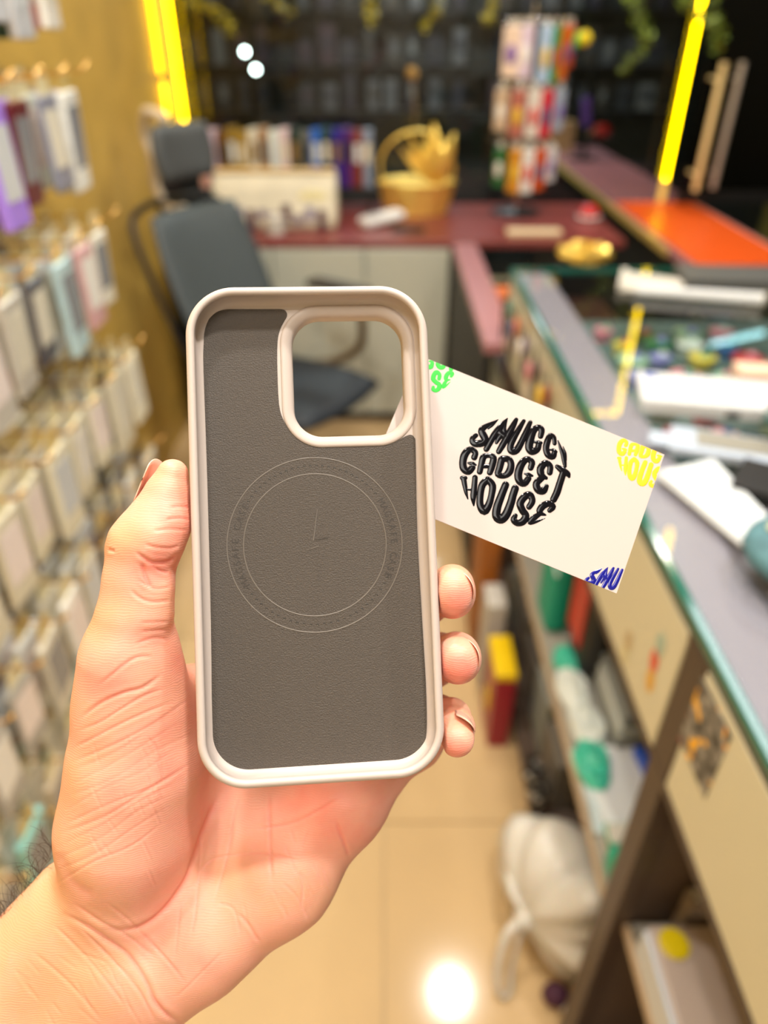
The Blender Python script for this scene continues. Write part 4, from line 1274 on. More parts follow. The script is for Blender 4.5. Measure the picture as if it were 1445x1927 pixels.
# ================================================================== THE BUSINESS CARD
card = bpy.data.objects.new('business_card', None)
C.objects.link(card)
card.matrix_world = CAM_M @ CARD_M
tag(card, 'white business card with round black raised lettering, tucked behind the phone case', 'card')
CW, CHh = 44.25 * mm * CARD_K, 25.0 * mm * CARD_K
card_mat = mat('matt_card_stock', (0.515, 0.435, 0.40), rough=0.6, bump=0.03, bscale=3000)
MB().box((0, 0, -0.2 * mm), (2 * CW, 2 * CHh, 0.4 * mm)).build('card_sheet', card_mat, card)
STROKES = {
    'S1': [[(508, 62, 4), (440, 104, 19), (350, 150, 30), (303, 195, 38), (318, 245, 44), (345, 300, 42), (320, 345, 44), (262, 362, 42), (205, 350, 40), (190, 300, 32), (235, 258, 26)],
           [(385, 170, 14), (440, 125, 18), (508, 64, 4)]],
    'M1': [[(362, 428, 34), (410, 340, 36), (465, 245, 38), (525, 165, 34), (580, 95, 20), (622, 50, 8)], [(530, 225, 40), (590, 262, 42)], [(486, 348, 20), (522, 285, 30), (560, 240, 34)], [(618, 58, 8), (592, 130, 20), (580, 195, 28), (592, 240, 34)],
           [(732, 62, 23), (700, 125, 33), (650, 215, 38), (605, 300, 38), (560, 380, 38), (515, 458, 32)]],
    'U1': [[(826, 78, 22), (765, 180, 31), (700, 290, 37), (662, 380, 38), (665, 445, 40), (708, 458, 40), (752, 420, 40), (800, 330, 37), (850, 220, 33), (905, 98, 26)]],
    'G1': [[(1032, 268, 32), (1045, 190, 36), (1005, 160, 34), (945, 200, 40), (905, 310, 46), (890, 410, 46), (925, 460, 42), (990, 430, 38), (1012, 365, 34)], [(955, 340, 16), (1000, 345, 24), (1040, 350, 18)]],
    'G2': [[(1205, 358, 25), (1196, 285, 28), (1152, 260, 31), (1118, 330, 38), (1100, 420, 38), (1125, 500, 38), (1185, 520, 36), (1205, 460, 30)], [(1150, 435, 12), (1190, 440, 20), (1228, 462, 14)]],
    'Y1': [[(1248, 325, 8), (1280, 420, 20), (1310, 500, 28), (1325, 580, 27), (1335, 640, 20)], [(1310, 395, 5), (1335, 480, 17), (1332, 560, 24)]],
    'G3': [[(212, 530, 36), (226, 470, 34), (165, 432, 36), (98, 490, 44), (72, 590, 42), (85, 670, 44), (140, 704, 42), (190, 655, 36)], [(140, 600, 14), (190, 610, 26), (230, 622, 14)]],
    'A1': [[(280, 708, 34), (300, 620, 36), (325, 530, 38), (385, 508, 28), (450, 532, 38), (430, 640, 40), (405, 718, 34)], [(320, 640, 26), (420, 640, 26)]],
    'D1': [[(550, 560, 42), (525, 660, 40), (505, 740, 36), (580, 758, 34), (645, 710, 44), (668, 620, 40), (640, 555, 38), (560, 548, 38)]],
    'G4': [[(910, 660, 34), (925, 590, 38), (865, 552, 36), (795, 615, 44), (757, 730, 46), (770, 820, 44), (830, 850, 42), (882, 790, 36)], [(840, 732, 14), (885, 745, 26), (930, 758, 14)]],
    'E1': [[(1145, 718, 34), (1150, 640, 36), (1092, 600, 38), (1032, 670, 44), (1045, 750, 40), (1100, 785, 22)], [(1050, 785, 34), (982, 850, 42), (1000, 930, 44), (1065, 942, 44), (1105, 888, 28)]],
    'T1': [[(1238, 645, 28), (1300, 690, 40), (1365, 735, 36), (1384, 768, 18)], [(1312, 720, 40), (1270, 850, 40), (1235, 960, 42), (1192, 1050, 40)]],
    'H1': [[(62, 785, 26), (100, 785, 26)], [(82, 800, 32), (98, 890, 28), (112, 970, 20), (134, 1045, 7)], [(222, 780, 32), (212, 900, 34), (200, 1020, 34), (206, 1125, 10)], [(110, 925, 14), (190, 930, 14)]],
    'O1': [[(380, 806, 40), (312, 870, 42), (286, 1000, 40), (286, 1120, 42), (335, 1192, 50), (390, 1120, 42), (425, 1000, 38), (438, 880, 42), (384, 808, 40)]],
    'U2': [[(600, 870, 42), (548, 1000, 44), (495, 1150, 48), (488, 1260, 50), (545, 1295, 52), (610, 1230, 50), (665, 1090, 46), (690, 1000, 44), (718, 915, 44)]],
    'S2': [[(890, 1142, 34), (930, 1070, 38), (900, 992, 40), (832, 1020, 42), (780, 1100, 44), (808, 1185, 42), (850, 1250, 42), (815, 1320, 44), (745, 1342, 38), (700, 1300, 38), (722, 1250, 26)]],
    'E2': [[(1145, 1185, 30), (1188, 1140, 34), (1130, 1102, 38), (1052, 1140, 40), (1020, 1210, 36), (1092, 1242, 12)], [(1012, 1235, 28), (935, 1290, 34), (892, 1345, 18), (960, 1330, 20), (1085, 1285, 5)]],
}
CP = 220.0 / 1445


def logo(fn, letters, m, height=0.32, lift=0.0):
    for key in letters:
        mb = MB()
        for st in STROKES[key]:
            pts = catmull(st, 4)
            c3, rad = [], []
            for x, y, r in pts:
                a = fn(860 + x * CP, 780 + y * CP)
                b = fn(860 + (x + r) * CP, 780 + y * CP)
                q0, q1 = on_plane(CARD_M, *a, 0), on_plane(CARD_M, *b, 0)
                q2 = on_plane(CARD_M, *fn(860 + x * CP, 780 + (y + r) * CP), 0)
                c3.append(Vector((q0.x, q0.y, lift)))
                rad.append(0.555 * ((q1 - q0).length + (q2 - q0).length))
            # rounded ends
            for end in (0, -1):
                d = (c3[0] - c3[1]) if end == 0 else (c3[-1] - c3[-2])
                if d.length < 1e-7:
                    continue
                d.normalize()
                r0, p0 = rad[end], c3[end]
                ext = [(p0 + d * r0 * s, r0 * q) for s, q in ((0.35, 0.93), (0.65, 0.76), (0.88, 0.47), (0.99, 0.12))]
                if end == 0:
                    for p, q in ext:
                        c3.insert(0, p)
                        rad.insert(0, q)
                else:
                    for p, q in ext:
                        c3.append(p)
                        rad.append(q)
            mb.tube(c3, rad, 12, flat=height, up=(0, 0, 1))
        bm = bmesh.new()
        me = bpy.data.meshes.new('printed_letter')
        me.from_pydata([tuple(p) for p in mb.v], [], mb.f)
        bm.from_mesh(me)
        for co, no in (((CW - 1e-5, 0, 0), (1, 0, 0)), ((-CW + 1e-5, 0, 0), (-1, 0, 0)), ((0, CHh - 1e-5, 0), (0, 1, 0)), ((0, -CHh + 1e-5, 0), (0, -1, 0))):
            bmesh.ops.bisect_plane(bm, geom=bm.verts[:] + bm.edges[:] + bm.faces[:], plane_co=co, plane_no=no, clear_outer=True)
        bmesh.ops.recalc_face_normals(bm, faces=bm.faces)
        bm.to_mesh(me)
        n_ = len(bm.verts)
        bm.free()
        if not n_:
            continue
        me.shade_smooth()
        me.materials.append(m)
        o = bpy.data.objects.new('printed_letter', me)
        C.objects.link(o)
        o.parent = card


ALL = list(STROKES)
logo(lambda x, y: (x, y), ALL, mat('raised_black_print', (0.004, 0.004, 0.006), rough=0.07, spec=0.22), 0.24)
logo(lambda x, y: (1160.3 + .62 * (x - 864.6), 825 + .62 * (y - 840)), ['G3', 'A1', 'D1', 'G4', 'E1', 'H1', 'O1', 'U2', 'S2'], mat('yellow_print', (0.90, 0.52, 0.0), rough=0.5), 0.05)
logo(lambda x, y: (1100 + .62 * (x - 884), 1067 + .62 * (y - 786)), ['S1', 'M1', 'U1'], mat('raised_blue_print', (0.006, 0.008, 0.22), rough=0.12, coat=0.5), 0.25)
logo(lambda x, y: (795.9 + .6 * (.927 * (x - 968) + .375 * (y - 888)), 682.6 + .6 * (-.375 * (x - 968) + .927 * (y - 888))), ['S2', 'E2', 'G4', 'E1', 'T1'], mat('green_print', (0.0, 0.50, 0.012), rough=0.5), 0.05)

# ================================================================== THE HAND
def cm(px, py, D):
    """millimetres in the viewer's frame"""
    return np.array([(px - CX) / FPX * D, (CY - py) / FPX * D, -D])


H_ = 0.85
lo = np.array([-205.0, -235.0, -285.0])
hi = np.array([40.0, 24.0, -200.0])
dims = ((hi - lo) / H_).astype(int) + 1
gx = (lo[0] + H_ * np.arange(dims[0])).astype(np.float32)
gy = (lo[1] + H_ * np.arange(dims[1])).astype(np.float32)
gz = (lo[2] + H_ * np.arange(dims[2])).astype(np.float32)
F = np.full(dims, 40.0, np.float32)


def cone(a, ra, b, rb, k=4.0):
    """smooth-union a tapered capsule into the field (only near it)"""
    global F
    a, b = np.array(a, float), np.array(b, float)
    pad = max(ra, rb) + 14
    sl = []
    for i, g in enumerate((gx, gy, gz)):
        i0 = max(0, int((min(a[i], b[i]) - pad - lo[i]) / H_))
        i1 = min(dims[i], int((max(a[i], b[i]) + pad - lo[i]) / H_) + 1)
        if i1 <= i0:
            return
        sl.append(slice(i0, i1))
    X = gx[sl[0]][:, None, None] - np.float32(a[0])
    Y = gy[sl[1]][None, :, None] - np.float32(a[1])
    Z = gz[sl[2]][None, None, :] - np.float32(a[2])
    d = (b - a).astype(np.float32)
    t = np.clip((X * d[0] + Y * d[1] + Z * d[2]) / max(float(d @ d), 1e-6), 0, 1)
    dist = np.sqrt((X - t * d[0]) ** 2 + (Y - t * d[1]) ** 2 + (Z - t * d[2]) ** 2) - (ra + (rb - ra) * t)
    G = F[sl[0], sl[1], sl[2]]
    h = np.clip(0.5 + 0.5 * (dist - G) / k, 0, 1)
    F[sl[0], sl[1], sl[2]] = dist * (1 - h) + G * h - k * h * (1 - h)


def chain(pts, k=4.0, dx=None):
    for p, q in zip(pts, pts[1:]):
        a, b = cm(*p[:3]), cm(*q[:3])
        if dx is not None:
            a, b = a + np.array(dx), b + np.array(dx)
        cone(a, p[3], b, q[3], k)


# palm
chain([(215, 1760, 250, 18), (430, 1330, 258, 12)], 10)
chain([(300, 1770, 252, 18), (560, 1370, 260, 11.5)], 10)
chain([(360, 1765, 252, 17), (655, 1420, 259, 11.5)], 10)
chain([(392, 1768, 249, 16.5), (532, 1648, 250, 16.6), (650, 1505, 252, 13.5), (700, 1452, 256, 11)], 10)
chain([(305, 1840, 248, 15), (395, 1742, 247, 16)], 8)
chain([(270, 1320, 245, 11), (440, 1290, 256, 9.5)], 8)
# forearm
chain([(156, 1722, 249, 21), (-2, 1905, 252, 23.5), (-165, 2108, 256, 26)], 12)
chain([(255, 1822, 250, 18.5), (130, 2010, 253, 21), (20, 2200, 256, 25)], 12)
chain([(220, 1790, 246, 17), (60, 2040, 248, 20)], 10)
# thumb and its base
chain([(250, 1320, 229, 17), (256, 1440, 234, 20), (240, 1555, 238, 21), (225, 1650, 242, 18.5)], 9)
chain([(252, 1160, 221, 10.8), (246, 1235, 224, 14), (250, 1320, 229, 17)], 7)
chain([(325, 893, 219.5, 4.9), (314, 935, 220, 6.8), (294, 988, 220, 9.2), (273, 1026, 220, 10.8)], 3)
chain([(273, 1026, 220, 10.6), (260, 1090, 220.5, 10.0), (252, 1160, 221, 10.8)], 3)
chain([(300, 1010, 216, 7.0), (318, 985, 217, 6.0)], 5)
chain([(292, 1110, 216.5, 5.0), (288, 1150, 217, 5.5)], 5)
cone(cm(222, 1032, 221), 3.4, cm(226, 1046, 221), 3.4, 3)
# index (behind the case), middle, ring, little finger
chain([(440, 1300, 258, 11), (555, 1130, 256, 9.5), (650, 1010, 252, 8.5), (705, 950, 248.5, 7.4)], 5)
chain([(560, 1340, 259, 10.5), (700, 1185, 263, 9.5), (798, 1128, 256, 8.6), (846, 1116, 241, 6.9)], 4)
for s in (1.7, -1.7):
    chain([(846, 1115, 241, 6.7), (851, 1113, 230, 6.6), (851, 1113, 222.5, 6.1)], 2.5, (0, s, 0))
chain([(655, 1395, 259, 10.5), (760, 1290, 263, 9.3), (826, 1238, 257, 8.3), (858, 1232, 242, 7.1)], 4)
for s in (1.2, -1.2):
    chain([(858, 1234, 242, 6.6), (861, 1238, 231, 6.7), (861, 1241, 222.5, 6.2)], 2.5, (0, s, 0))
chain([(705, 1450, 256, 10.5), (785, 1400, 259, 8.2), (828, 1352, 252, 7.2), (850, 1350, 240, 6.3)], 4)
chain([(850, 1350, 240, 6.2), (857, 1368, 230, 6.0), (859, 1390, 223, 5.7)], 2.0)

# the flesh is pressed flat by the case (and the card)
def carve(M, c, half, rad, k):
    global F
    Mi = np.array(M.inverted())
    X, Y, Z = gx[:, None, None], gy[None, :, None], gz[None, None, :]
    q = []
    for i in range(3):
        q.append(np.abs(Mi[i, 0] * X + Mi[i, 1] * Y + Mi[i, 2] * Z + Mi[i, 3] * 1000 - c[i]).astype(np.float32) - (half[i] - rad))
    ins = np.minimum(np.maximum(np.maximum(q[0], q[1]), q[2]), 0)
    d = np.sqrt(np.maximum(q[0], 0) ** 2 + np.maximum(q[1], 0) ** 2 + np.maximum(q[2], 0) ** 2) + ins - rad
    h = np.clip(0.5 - 0.5 * (-d - F) / -k, 0, 1) if False else None
    a, b = F, -d
    t = np.clip(0.5 - 0.5 * (b - a) / k, 0, 1)
    F = b * (1 - t) + a * t + k * t * (1 - t)


carve(CASE_M, (0, 0, -6.0), (37.75, 76.6, 6.4), 4.0, 1.0)
carve(CARD_M, (0, 0, 0.0), (44, 25, 0.6), 0.4, 0.6)

# surface nets
sgn = F < 0
act = np.zeros(np.array(F.shape) - 1, bool)
base = sgn[:-1, :-1, :-1]
for dx in (0, 1):
    for dy in (0, 1):
        for dz in (0, 1):
            act |= sgn[dx:dims[0] - 1 + dx, dy:dims[1] - 1 + dy, dz:dims[2] - 1 + dz] != base
ids = -np.ones(act.shape, np.int64)
cells = np.argwhere(act)
ids[act] = np.arange(len(cells))
acc = np.zeros((len(cells), 3))
cnt = np.zeros(len(cells))
cor = [np.array(c) for c in ((0, 0, 0), (1, 0, 0), (0, 1, 0), (1, 1, 0), (0, 0, 1), (1, 0, 1), (0, 1, 1), (1, 1, 1))]
vals = [F[tuple((cells + c).T)].astype(float) for c in cor]
for i, j in ((0, 1), (2, 3), (4, 5), (6, 7), (0, 2), (1, 3), (4, 6), (5, 7), (0, 4), (1, 5), (2, 6), (3, 7)):
    m_ = (vals[i] < 0) != (vals[j] < 0)
    t = vals[i][m_] / (vals[i][m_] - vals[j][m_])
    acc[m_] += cor[i] + t[:, None] * (cor[j] - cor[i])
    cnt[m_] += 1
HV = lo + H_ * (cells + acc / cnt[:, None])
quads = []
for ax in range(3):
    u, w = (ax + 1) % 3, (ax + 2) % 3
    s0 = np.take(sgn, range(dims[ax] - 1), ax)
    s1 = np.take(sgn, range(1, dims[ax]), ax)
    e = np.argwhere(s0 != s1)
    e = e[(e[:, u] > 0) & (e[:, w] > 0) & (e[:, u] < dims[u] - 1) & (e[:, w] < dims[w] - 1)]
    du, dw = np.zeros(3, int), np.zeros(3, int)
    du[u] = 1
    dw[w] = 1
    q = np.stack([ids[tuple(k.T)] for k in (e, e - du, e - du - dw, e - dw)], 1)
    flip = s0[tuple(e.T)]
    q[flip] = q[flip][:, ::-1]
    quads.append(q)
quads = np.concatenate(quads)
quads = quads[(quads >= 0).all(1)][:, ::-1]
hand_root_mm = np.array(cm(300, 1500, 240))
tmp = bpy.data.meshes.new('hand_base')
tmp.from_pydata(HV.tolist(), [], quads.tolist())
to = bpy.data.objects.new('hand_base', tmp)
C.objects.link(to)
sm = to.modifiers.new('s', 'SMOOTH')
sm.factor = 0.5
sm.iterations = 2
ss = to.modifiers.new('d', 'SUBSURF')
ss.levels = 1
bpy.context.view_layer.update()
hme = bpy.data.meshes.new_from_object(to.evaluated_get(bpy.context.evaluated_depsgraph_get()))
bpy.data.objects.remove(to)
NV = len(hme.vertices)
co = np.empty(NV * 3)
hme.vertices.foreach_get('co', co)
co = co.reshape(-1, 3)
no = np.empty(NV * 3, np.float32)
hme.vertices.foreach_get('normal', no)
no = no.reshape(-1, 3).astype(float)
px = CX + co[:, 0] / -co[:, 2] * FPX
py = CY - co[:, 1] / -co[:, 2] * FPX
view = -co / np.linalg.norm(co, axis=1)[:, None]
facing = (no * view).sum(1)
if facing[(px > 100) & (px < 300) & (py > 1400) & (py < 1600)].mean() < 0:
    pass

random.seed(5)
CREASES = [  # (points, width px, depth mm)
    ([(320, 955), (340, 953), (356, 955)], 2.6, .22), ([(312, 978), (336, 975), (357, 978)], 2.6, .25), ([(288, 999), (320, 996), (354, 998)], 2.6, .22),
    ([(272, 1023), (288, 1029), (320, 1032), (338, 1026)], 2.8, .28), ([(256, 1039), (274, 1052), (290, 1059), (318, 1056), (334, 1044)], 3.2, .55), ([(286, 1064), (301, 1074), (318, 1078)], 2.6, .3),
    ([(267, 1059), (274, 1087), (284, 1105)], 4.0, .45), ([(245, 1109), (263, 1125), (288, 1133), (322, 1130)], 2.8, .3), ([(258, 1090), (290, 1108), (322, 1104)], 2.4, .2),
    ([(263, 1172), (320, 1170)], 2.4, .2), ([(263, 1189), (315, 1185)], 2.4, .2), ([(255, 1212), (288, 1201), (316, 1204)], 2.6, .25), ([(203, 1034), (216, 1038)], 2.6, .4),
    ([(184, 1291), (214, 1267), (239, 1247), (262, 1236), (290, 1236)], 3, .3), ([(154, 1351), (189, 1323), (232, 1304), (269, 1294), (303, 1270)], 3.2, .42),
    ([(147, 1376), (189, 1359), (229, 1334), (272, 1309), (310, 1296)], 2.8, .25), ([(142, 1406), (174, 1390), (224, 1364), (274, 1341), (322, 1322)], 2.8, .25),
    ([(412, 1492), (396, 1530), (378, 1575), (362, 1625), (345, 1665), (302, 1720), (254, 1748), (200, 1750)], 5, .7),
    ([(507, 1497), (508, 1570), (511, 1660)], 2.8, .3), ([(448, 1500), (438, 1560), (426, 1616), (403, 1695)], 2.6, .26), ([(372, 1645), (394, 1621), (432, 1610), (502, 1606), (560, 1620)], 2.6, .25),
    ([(631, 1546), (645, 1580), (657, 1612)], 3, .35), ([(561, 1637), (570, 1670), (567, 1710)], 2.6, .25), ([(448, 1718), (470, 1745), (488, 1774)], 2.8, .3), ([(530, 1660), (560, 1690), (580, 1730)], 2.4, .2),
    ([(410, 1700), (440, 1712), (452, 1760)], 2.4, .2), ([(340, 1700), (334, 1760), (330, 1800)], 2.4, .16), ([(384, 1500), (370, 1700), (360, 1760)], 2.2, .16),
    ([(124, 1722), (160, 1742), (200, 1768), (243, 1800), (272, 1845), (291, 1886), (318, 1913), (348, 1926)], 4.5, .8), ([(140, 1700), (190, 1735), (240, 1762), (290, 1800)], 3, .3),
    ([(110, 1600), (122, 1640), (140, 1668), (178, 1690)], 11, .45), ([(150, 1745), (205, 1800), (262, 1866), (290, 1920)], 3, .3), ([(100, 1740), (170, 1810), (240, 1900)], 3, .25), ([(60, 1790), (130, 1850), (190, 1920)], 3, .2),
    ([(200, 1700), (240, 1730), (300, 1790), (350, 1850)], 2.6, .25), ([(420, 1790), (380, 1830), (330, 1880)], 2.6, .15), ([(480, 1560), (560, 1545), (640, 1500)], 3, .25),
]
for k in range(11):  # the fan of skin lines on the thumb's base
    y0 = 1432 + 23 * k + random.uniform(-5, 5)
    x0 = 138 - 3.2 * k
    x1 = 352 + random.uniform(-25, 15) if k < 6 else 340 - 8 * (k - 6)
    CREASES.append(([(x0, y0), (x0 + (x1 - x0) * .35, y0 - 36 + random.uniform(-7, 7)), (x0 + (x1 - x0) * .7, y0 - 80 + random.uniform(-8, 8)), (x1, y0 - 118)], 2.2 + random.random() * .8, .07 + random.random() * .13))
for k in range(22):  # short fine lines
    x0, y0 = random.uniform(150, 300), random.uniform(1380, 1640)
    CREASES.append(([(x0, y0), (x0 + random.uniform(8, 22), y0 + random.uniform(20, 50))], 2.0, .10))
for k in range(14):
    x0, y0 = random.uniform(420, 640), random.uniform(1560, 1740)
    if x0 + y0 * .97 > 2180:
        continue
    CREASES.append(([(x0, y0), (x0 + random.uniform(-20, 30), y0 + random.uniform(15, 60))], 2.2, .12))
for k in range(16):
    x0, y0 = random.uniform(20, 240), random.uniform(1760, 1900)
    CREASES.append(([(x0, y0), (x0 + random.uniform(20, 60), y0 + random.uniform(20, 70))], 2.4, .12))
front = facing > 0.05
disp = np.zeros(NV)
crease = np.zeros(NV)
for pts, w, a in CREASES:
    P_ = np.array(catmull(pts, 4)) if len(pts) > 2 else np.array(pts, float)
    x0, y0 = P_.min(0) - 4 * w
    x1, y1 = P_.max(0) + 4 * w
    sel = np.where(front & (px > x0) & (px < x1) & (py > y0) & (py < y1))[0]
    if not len(sel):
        continue
    best = np.full(len(sel), 1e9)
    tt = np.zeros(len(sel))
    L = len(P_) - 1
    for i in range(L):
        a0, b0 = P_[i], P_[i + 1]
        d = b0 - a0
        t = np.clip(((px[sel] - a0[0]) * d[0] + (py[sel] - a0[1]) * d[1]) / max(d @ d, 1e-9), 0, 1)
        dd = np.hypot(px[sel] - a0[0] - t * d[0], py[sel] - a0[1] - t * d[1])
        mk = dd < best
        best[mk] = dd[mk]
        tt[mk] = (i + t[mk]) / L
    fade = np.clip(np.minimum(tt, 1 - tt) * 6, 0.15, 1)
    g = np.exp(-(best / w) ** 2) * fade
    ridge = np.exp(-((best - 2.6 * w) / (1.5 * w)) ** 2) * fade
    disp[sel] += -a * g + 0.22 * a * ridge
    crease[sel] = np.maximum(crease[sel], g * min(1, a / .5))
co += no * disp[:, None]
# blood and tan patches that belong to the skin
flush = np.full(NV, 0.30)


def blob(x, y, r, a):
    global flush
    flush += a * np.exp(-((px - x) ** 2 + (py - y) ** 2) / (r * r))


for b_ in ((325, 960, 50, .55), (300, 1060, 45, .35), (275, 1090, 40, .25), (205, 1270, 55, .45), (290, 1200, 45, .15), (320, 1330, 60, .2), (855, 1130, 34, .75), (860, 1262, 34, .85), (858, 1405, 26, .85), (845, 1060, 30, -.2),
           (600, 1500, 90, .45), (430, 1520, 80, .2), (350, 1780, 90, .35), (280, 1600, 90, .2), (240, 1480, 70, .25), (300, 1430, 60, .25), (560, 1600, 60, .15), (660, 1560, 50, .3), (60, 1860, 150, -.45), (110, 1650, 80, -.3), (170, 1150, 45, -.3),
           (225, 1010, 40, -.25), (120, 1480, 50, -.25), (450, 1650, 60, -.15), (340, 1245, 30, .3)):
    blob(*b_)
flush = np.clip(flush + .35 * crease, 0, 1)
hme.vertices.foreach_set('co', ((co - hand_root_mm) * .001).reshape(-1))
att = hme.color_attributes.new('skin_tone', 'FLOAT_COLOR', 'POINT')
buf = np.ones((NV, 4), np.float32)
buf[:, 0] = flush
buf[:, 1] = crease
att.data.foreach_set('color', buf.reshape(-1))
hme.shade_smooth()
hme.update()
skin = bpy.data.materials.new('skin')
skin.use_nodes = True
nt = skin.node_tree
b = nt.nodes['Principled BSDF']
b.inputs['Roughness'].default_value = 0.45
b.inputs['Specular IOR Level'].default_value = 0.4
b.inputs['Subsurface Weight'].default_value = 0.35
b.inputs['Subsurface Radius'].default_value = (1.0, 0.35, 0.2)
b.inputs['Subsurface Scale'].default_value = 0.0022
at = nt.nodes.new('ShaderNodeAttribute')
at.attribute_name = 'skin_tone'
sp = nt.nodes.new('ShaderNodeSeparateColor')
tc = nt.nodes.new('ShaderNodeTexCoord')
nz = nt.nodes.new('ShaderNodeTexNoise')
nz.inputs['Scale'].default_value = 75
nz.inputs['Detail'].default_value = 5
ad = nt.nodes.new('ShaderNodeMath')
ad.operation = 'MULTIPLY_ADD'
ad.inputs[1].default_value = 0.9
sb = nt.nodes.new('ShaderNodeMath')
sb.operation = 'SUBTRACT'
sb.inputs[1].default_value = 0.45
sb.use_clamp = True
rmp = nt.nodes.new('ShaderNodeValToRGB')
rmp.color_ramp.elements[0].color = (0.76, 0.385, 0.22, 1)
rmp.color_ramp.elements[1].color = (0.86, 0.28, 0.21, 1)
e_ = rmp.color_ramp.elements.new(0.45)
e_.color = (0.86, 0.405, 0.29, 1)
nt.links.new(at.outputs['Color'], sp.inputs[0])
nt.links.new(tc.outputs['Object'], nz.inputs['Vector'])
nt.links.new(nz.outputs['Fac'], ad.inputs[0])
nt.links.new(sp.outputs[0], ad.inputs[2])
nt.links.new(ad.outputs[0], sb.inputs[0])
nt.links.new(sb.outputs[0], rmp.inputs[0])
nt.links.new(rmp.outputs[0], b.inputs['Base Color'])
n1 = nt.nodes.new('ShaderNodeTexNoise')
n1.inputs['Scale'].default_value = 900
n1.inputs['Detail'].default_value = 2
wv = nt.nodes.new('ShaderNodeTexWave')
wv.inputs['Scale'].default_value = 420
wv.inputs['Distortion'].default_value = 14
wv.inputs['Detail'].default_value = 2
wv.inputs['Detail Scale'].default_value = 0.3
wv.bands_direction = 'Y'
mx = nt.nodes.new('ShaderNodeMath')
mx.operation = 'ADD'
bp = nt.nodes.new('ShaderNodeBump')
bp.inputs['Strength'].default_value = 0.12
bp.inputs['Distance'].default_value = 0.0003
nt.links.new(tc.outputs['Object'], n1.inputs['Vector'])
nt.links.new(tc.outputs['Object'], wv.inputs['Vector'])
nt.links.new(n1.outputs['Fac'], mx.inputs[0])
nt.links.new(wv.outputs['Fac'], mx.inputs[1])
nt.links.new(mx.outputs[0], bp.inputs['Height'])
nt.links.new(bp.outputs[0], b.inputs['Normal'])
hme.materials.append(skin)
hme.name = 'hand'
hand = bpy.data.objects.new('hand', hme)
C.objects.link(hand)
hand.matrix_world = CAM_M @ Matrix.Translation(Vector((hand_root_mm * .001).tolist()))
tag(hand, 'bare left hand with hairy wrist, palm up, holding the phone case and card', 'hand')

nail_m = mat('fingernail', (0.86, 0.50, 0.38), rough=0.22, coat=0.3)


def nail(base, tip, dorsal, rad, half, lift=0.0, squash=1.0):
    base, tip = base - hand_root_mm, tip - hand_root_mm
    ax = Vector((tip - base).tolist()).normalized()
    dv = Vector(dorsal)
    dv = (dv - ax * dv.dot(ax)).normalized()
    sv = ax.cross(dv)
    mb = MB()
    nu, nv_ = 14, 9
    Lg = float(np.linalg.norm(tip - base))
    for th, side in ((0.0, 0), (0.35, 1)):
        for i in range(nv_):
            t = i / (nv_ - 1)
            for j in range(nu):
                s = (j / (nu - 1) * 2 - 1)
                ang = math.radians(half) * s
                tt_ = t * (1 - .22 * s * s) + .12 * s * s * (1 - t) if t > .5 else t + .12 * s * s * (1 - t)
                p = Vector(base.tolist()) + ax * Lg * tt_ + (dv * math.cos(ang) * squash + sv * math.sin(ang)) * (rad - th + lift * math.sin(math.pi * t))
                mb.v.append(tuple(p * .001))
    N = nu * nv_
    for i in range(nv_ - 1):
        for j in range(nu - 1):
            a = i * nu + j
            mb.f.append((a, a + 1, a + nu + 1, a + nu))
            mb.f.append((N + a, N + a + nu, N + a + nu + 1, N + a + 1))
    rimi = [j for j in range(nu)] + [i * nu + nu - 1 for i in range(1, nv_)] + [(nv_ - 1) * nu + j for j in range(nu - 2, -1, -1)] + [i * nu for i in range(nv_ - 2, 0, -1)]
    for a, b2 in zip(rimi, rimi[1:] + rimi[:1]):
        mb.f.append((a, N + a, N + b2, b2))
    return mb.build('fingernail', nail_m, hand, smooth=True)


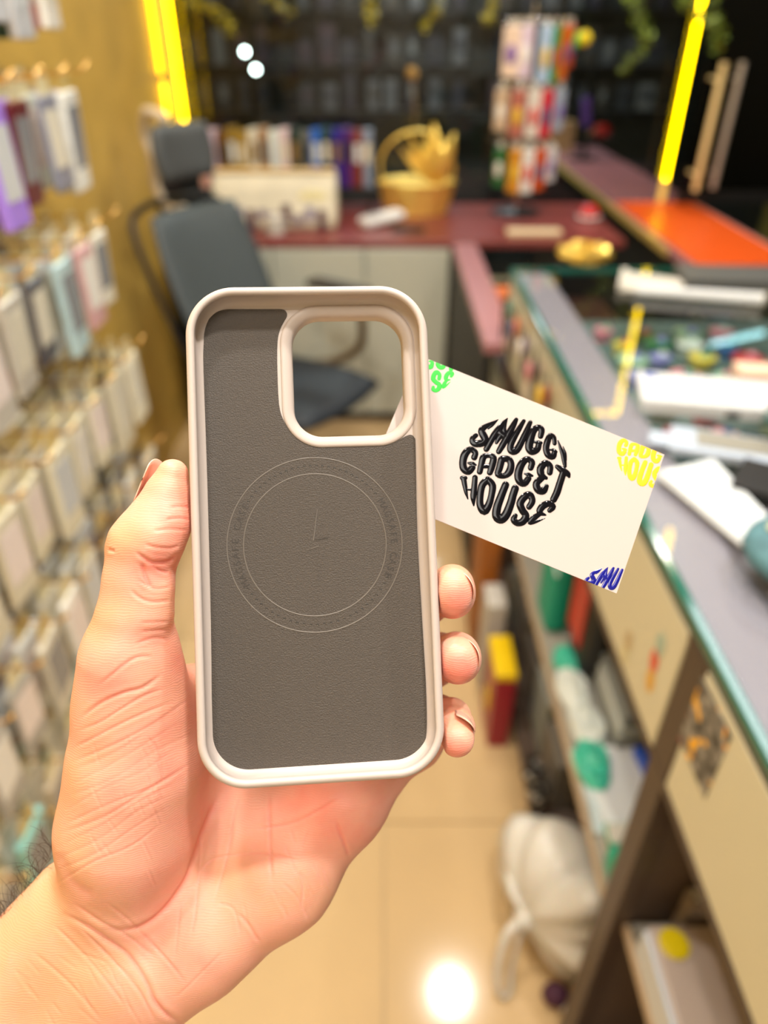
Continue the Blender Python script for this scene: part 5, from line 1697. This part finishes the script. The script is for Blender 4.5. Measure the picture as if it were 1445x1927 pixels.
nail(cm(286, 965, 221), cm(322, 876, 220.5), (-.80, .25, -.45), 6.5, 46)
nail(cm(852, 1113, 234), cm(852, 1113, 218.5), (.80, .45, -.1), 6.95, 50, squash=.95)
nail(cm(862, 1239, 233), cm(863, 1240, 218.5), (.88, .40, -.1), 6.9, 46, squash=.95)
nail(cm(856, 1360, 233), cm(862, 1384, 219.5), (.62, .70, 0.25), 5.75, 44, squash=.95)

# wrist hair: curved strands rooted on the outer edge of the wrist
hair = MB()
random.seed(11)
edge = [(97, 1585), (92, 1600), (81, 1620), (63, 1652), (39, 1684), (12, 1712), (0, 1726), (-20, 1750)]
for k in range(105):
    t = random.random() ** 0.9 * (len(edge) - 1)
    i = min(int(t), len(edge) - 2)
    ft = t - i
    ex = edge[i][0] * (1 - ft) + edge[i + 1][0] * ft + random.uniform(1, 7)
    ey = edge[i][1] * (1 - ft) + edge[i + 1][1] * ft + random.uniform(3, 12)
    p = cm(ex, ey, random.uniform(243, 252)) - hand_root_mm
    ang = random.uniform(1.0, 2.7)
    d = np.array([math.cos(ang), math.sin(ang), random.uniform(-.2, .5)])
    turn = random.choice((-1, 1)) * random.uniform(.05, .30)
    Ls = random.uniform(.8, 1.6)
    pts = []
    for s in range(9):
        pts.append(tuple(p * .001))
        p = p + d * Ls
        c_, s_ = math.cos(turn), math.sin(turn)
        d = np.array([d[0] * c_ - d[1] * s_, d[0] * s_ + d[1] * c_, d[2]])
    hair.tube(pts, [0.062 * mm] * 6 + [.055 * mm, .04 * mm, .015 * mm], 4)
for k in range(45):  # sparse hairs lying over the wrist
    x = random.uniform(5, 120)
    y = 1725 + (110 - x) * .55 + random.uniform(0, 90)
    D0 = 231
    p = cm(x, y, D0) - hand_root_mm
    ang = random.uniform(-1.9, -1.2)
    d = np.array([math.cos(ang), math.sin(ang), -.1])
    pts = []
    turn = random.uniform(-.25, .25)
    for s in range(7):
        pts.append(tuple(p * .001))
        p = p + d * 1.1
        c_, s_ = math.cos(turn), math.sin(turn)
        d = np.array([d[0] * c_ - d[1] * s_, d[0] * s_ + d[1] * c_, d[2]])
    if k < 0:
        hair.tube(pts, .04 * mm, 4)
tag(hair.build('wrist_hair', mat('dark_hair', (0.03, 0.016, 0.008), rough=0.4), hand, smooth=True, fix=False), kind='stuff')
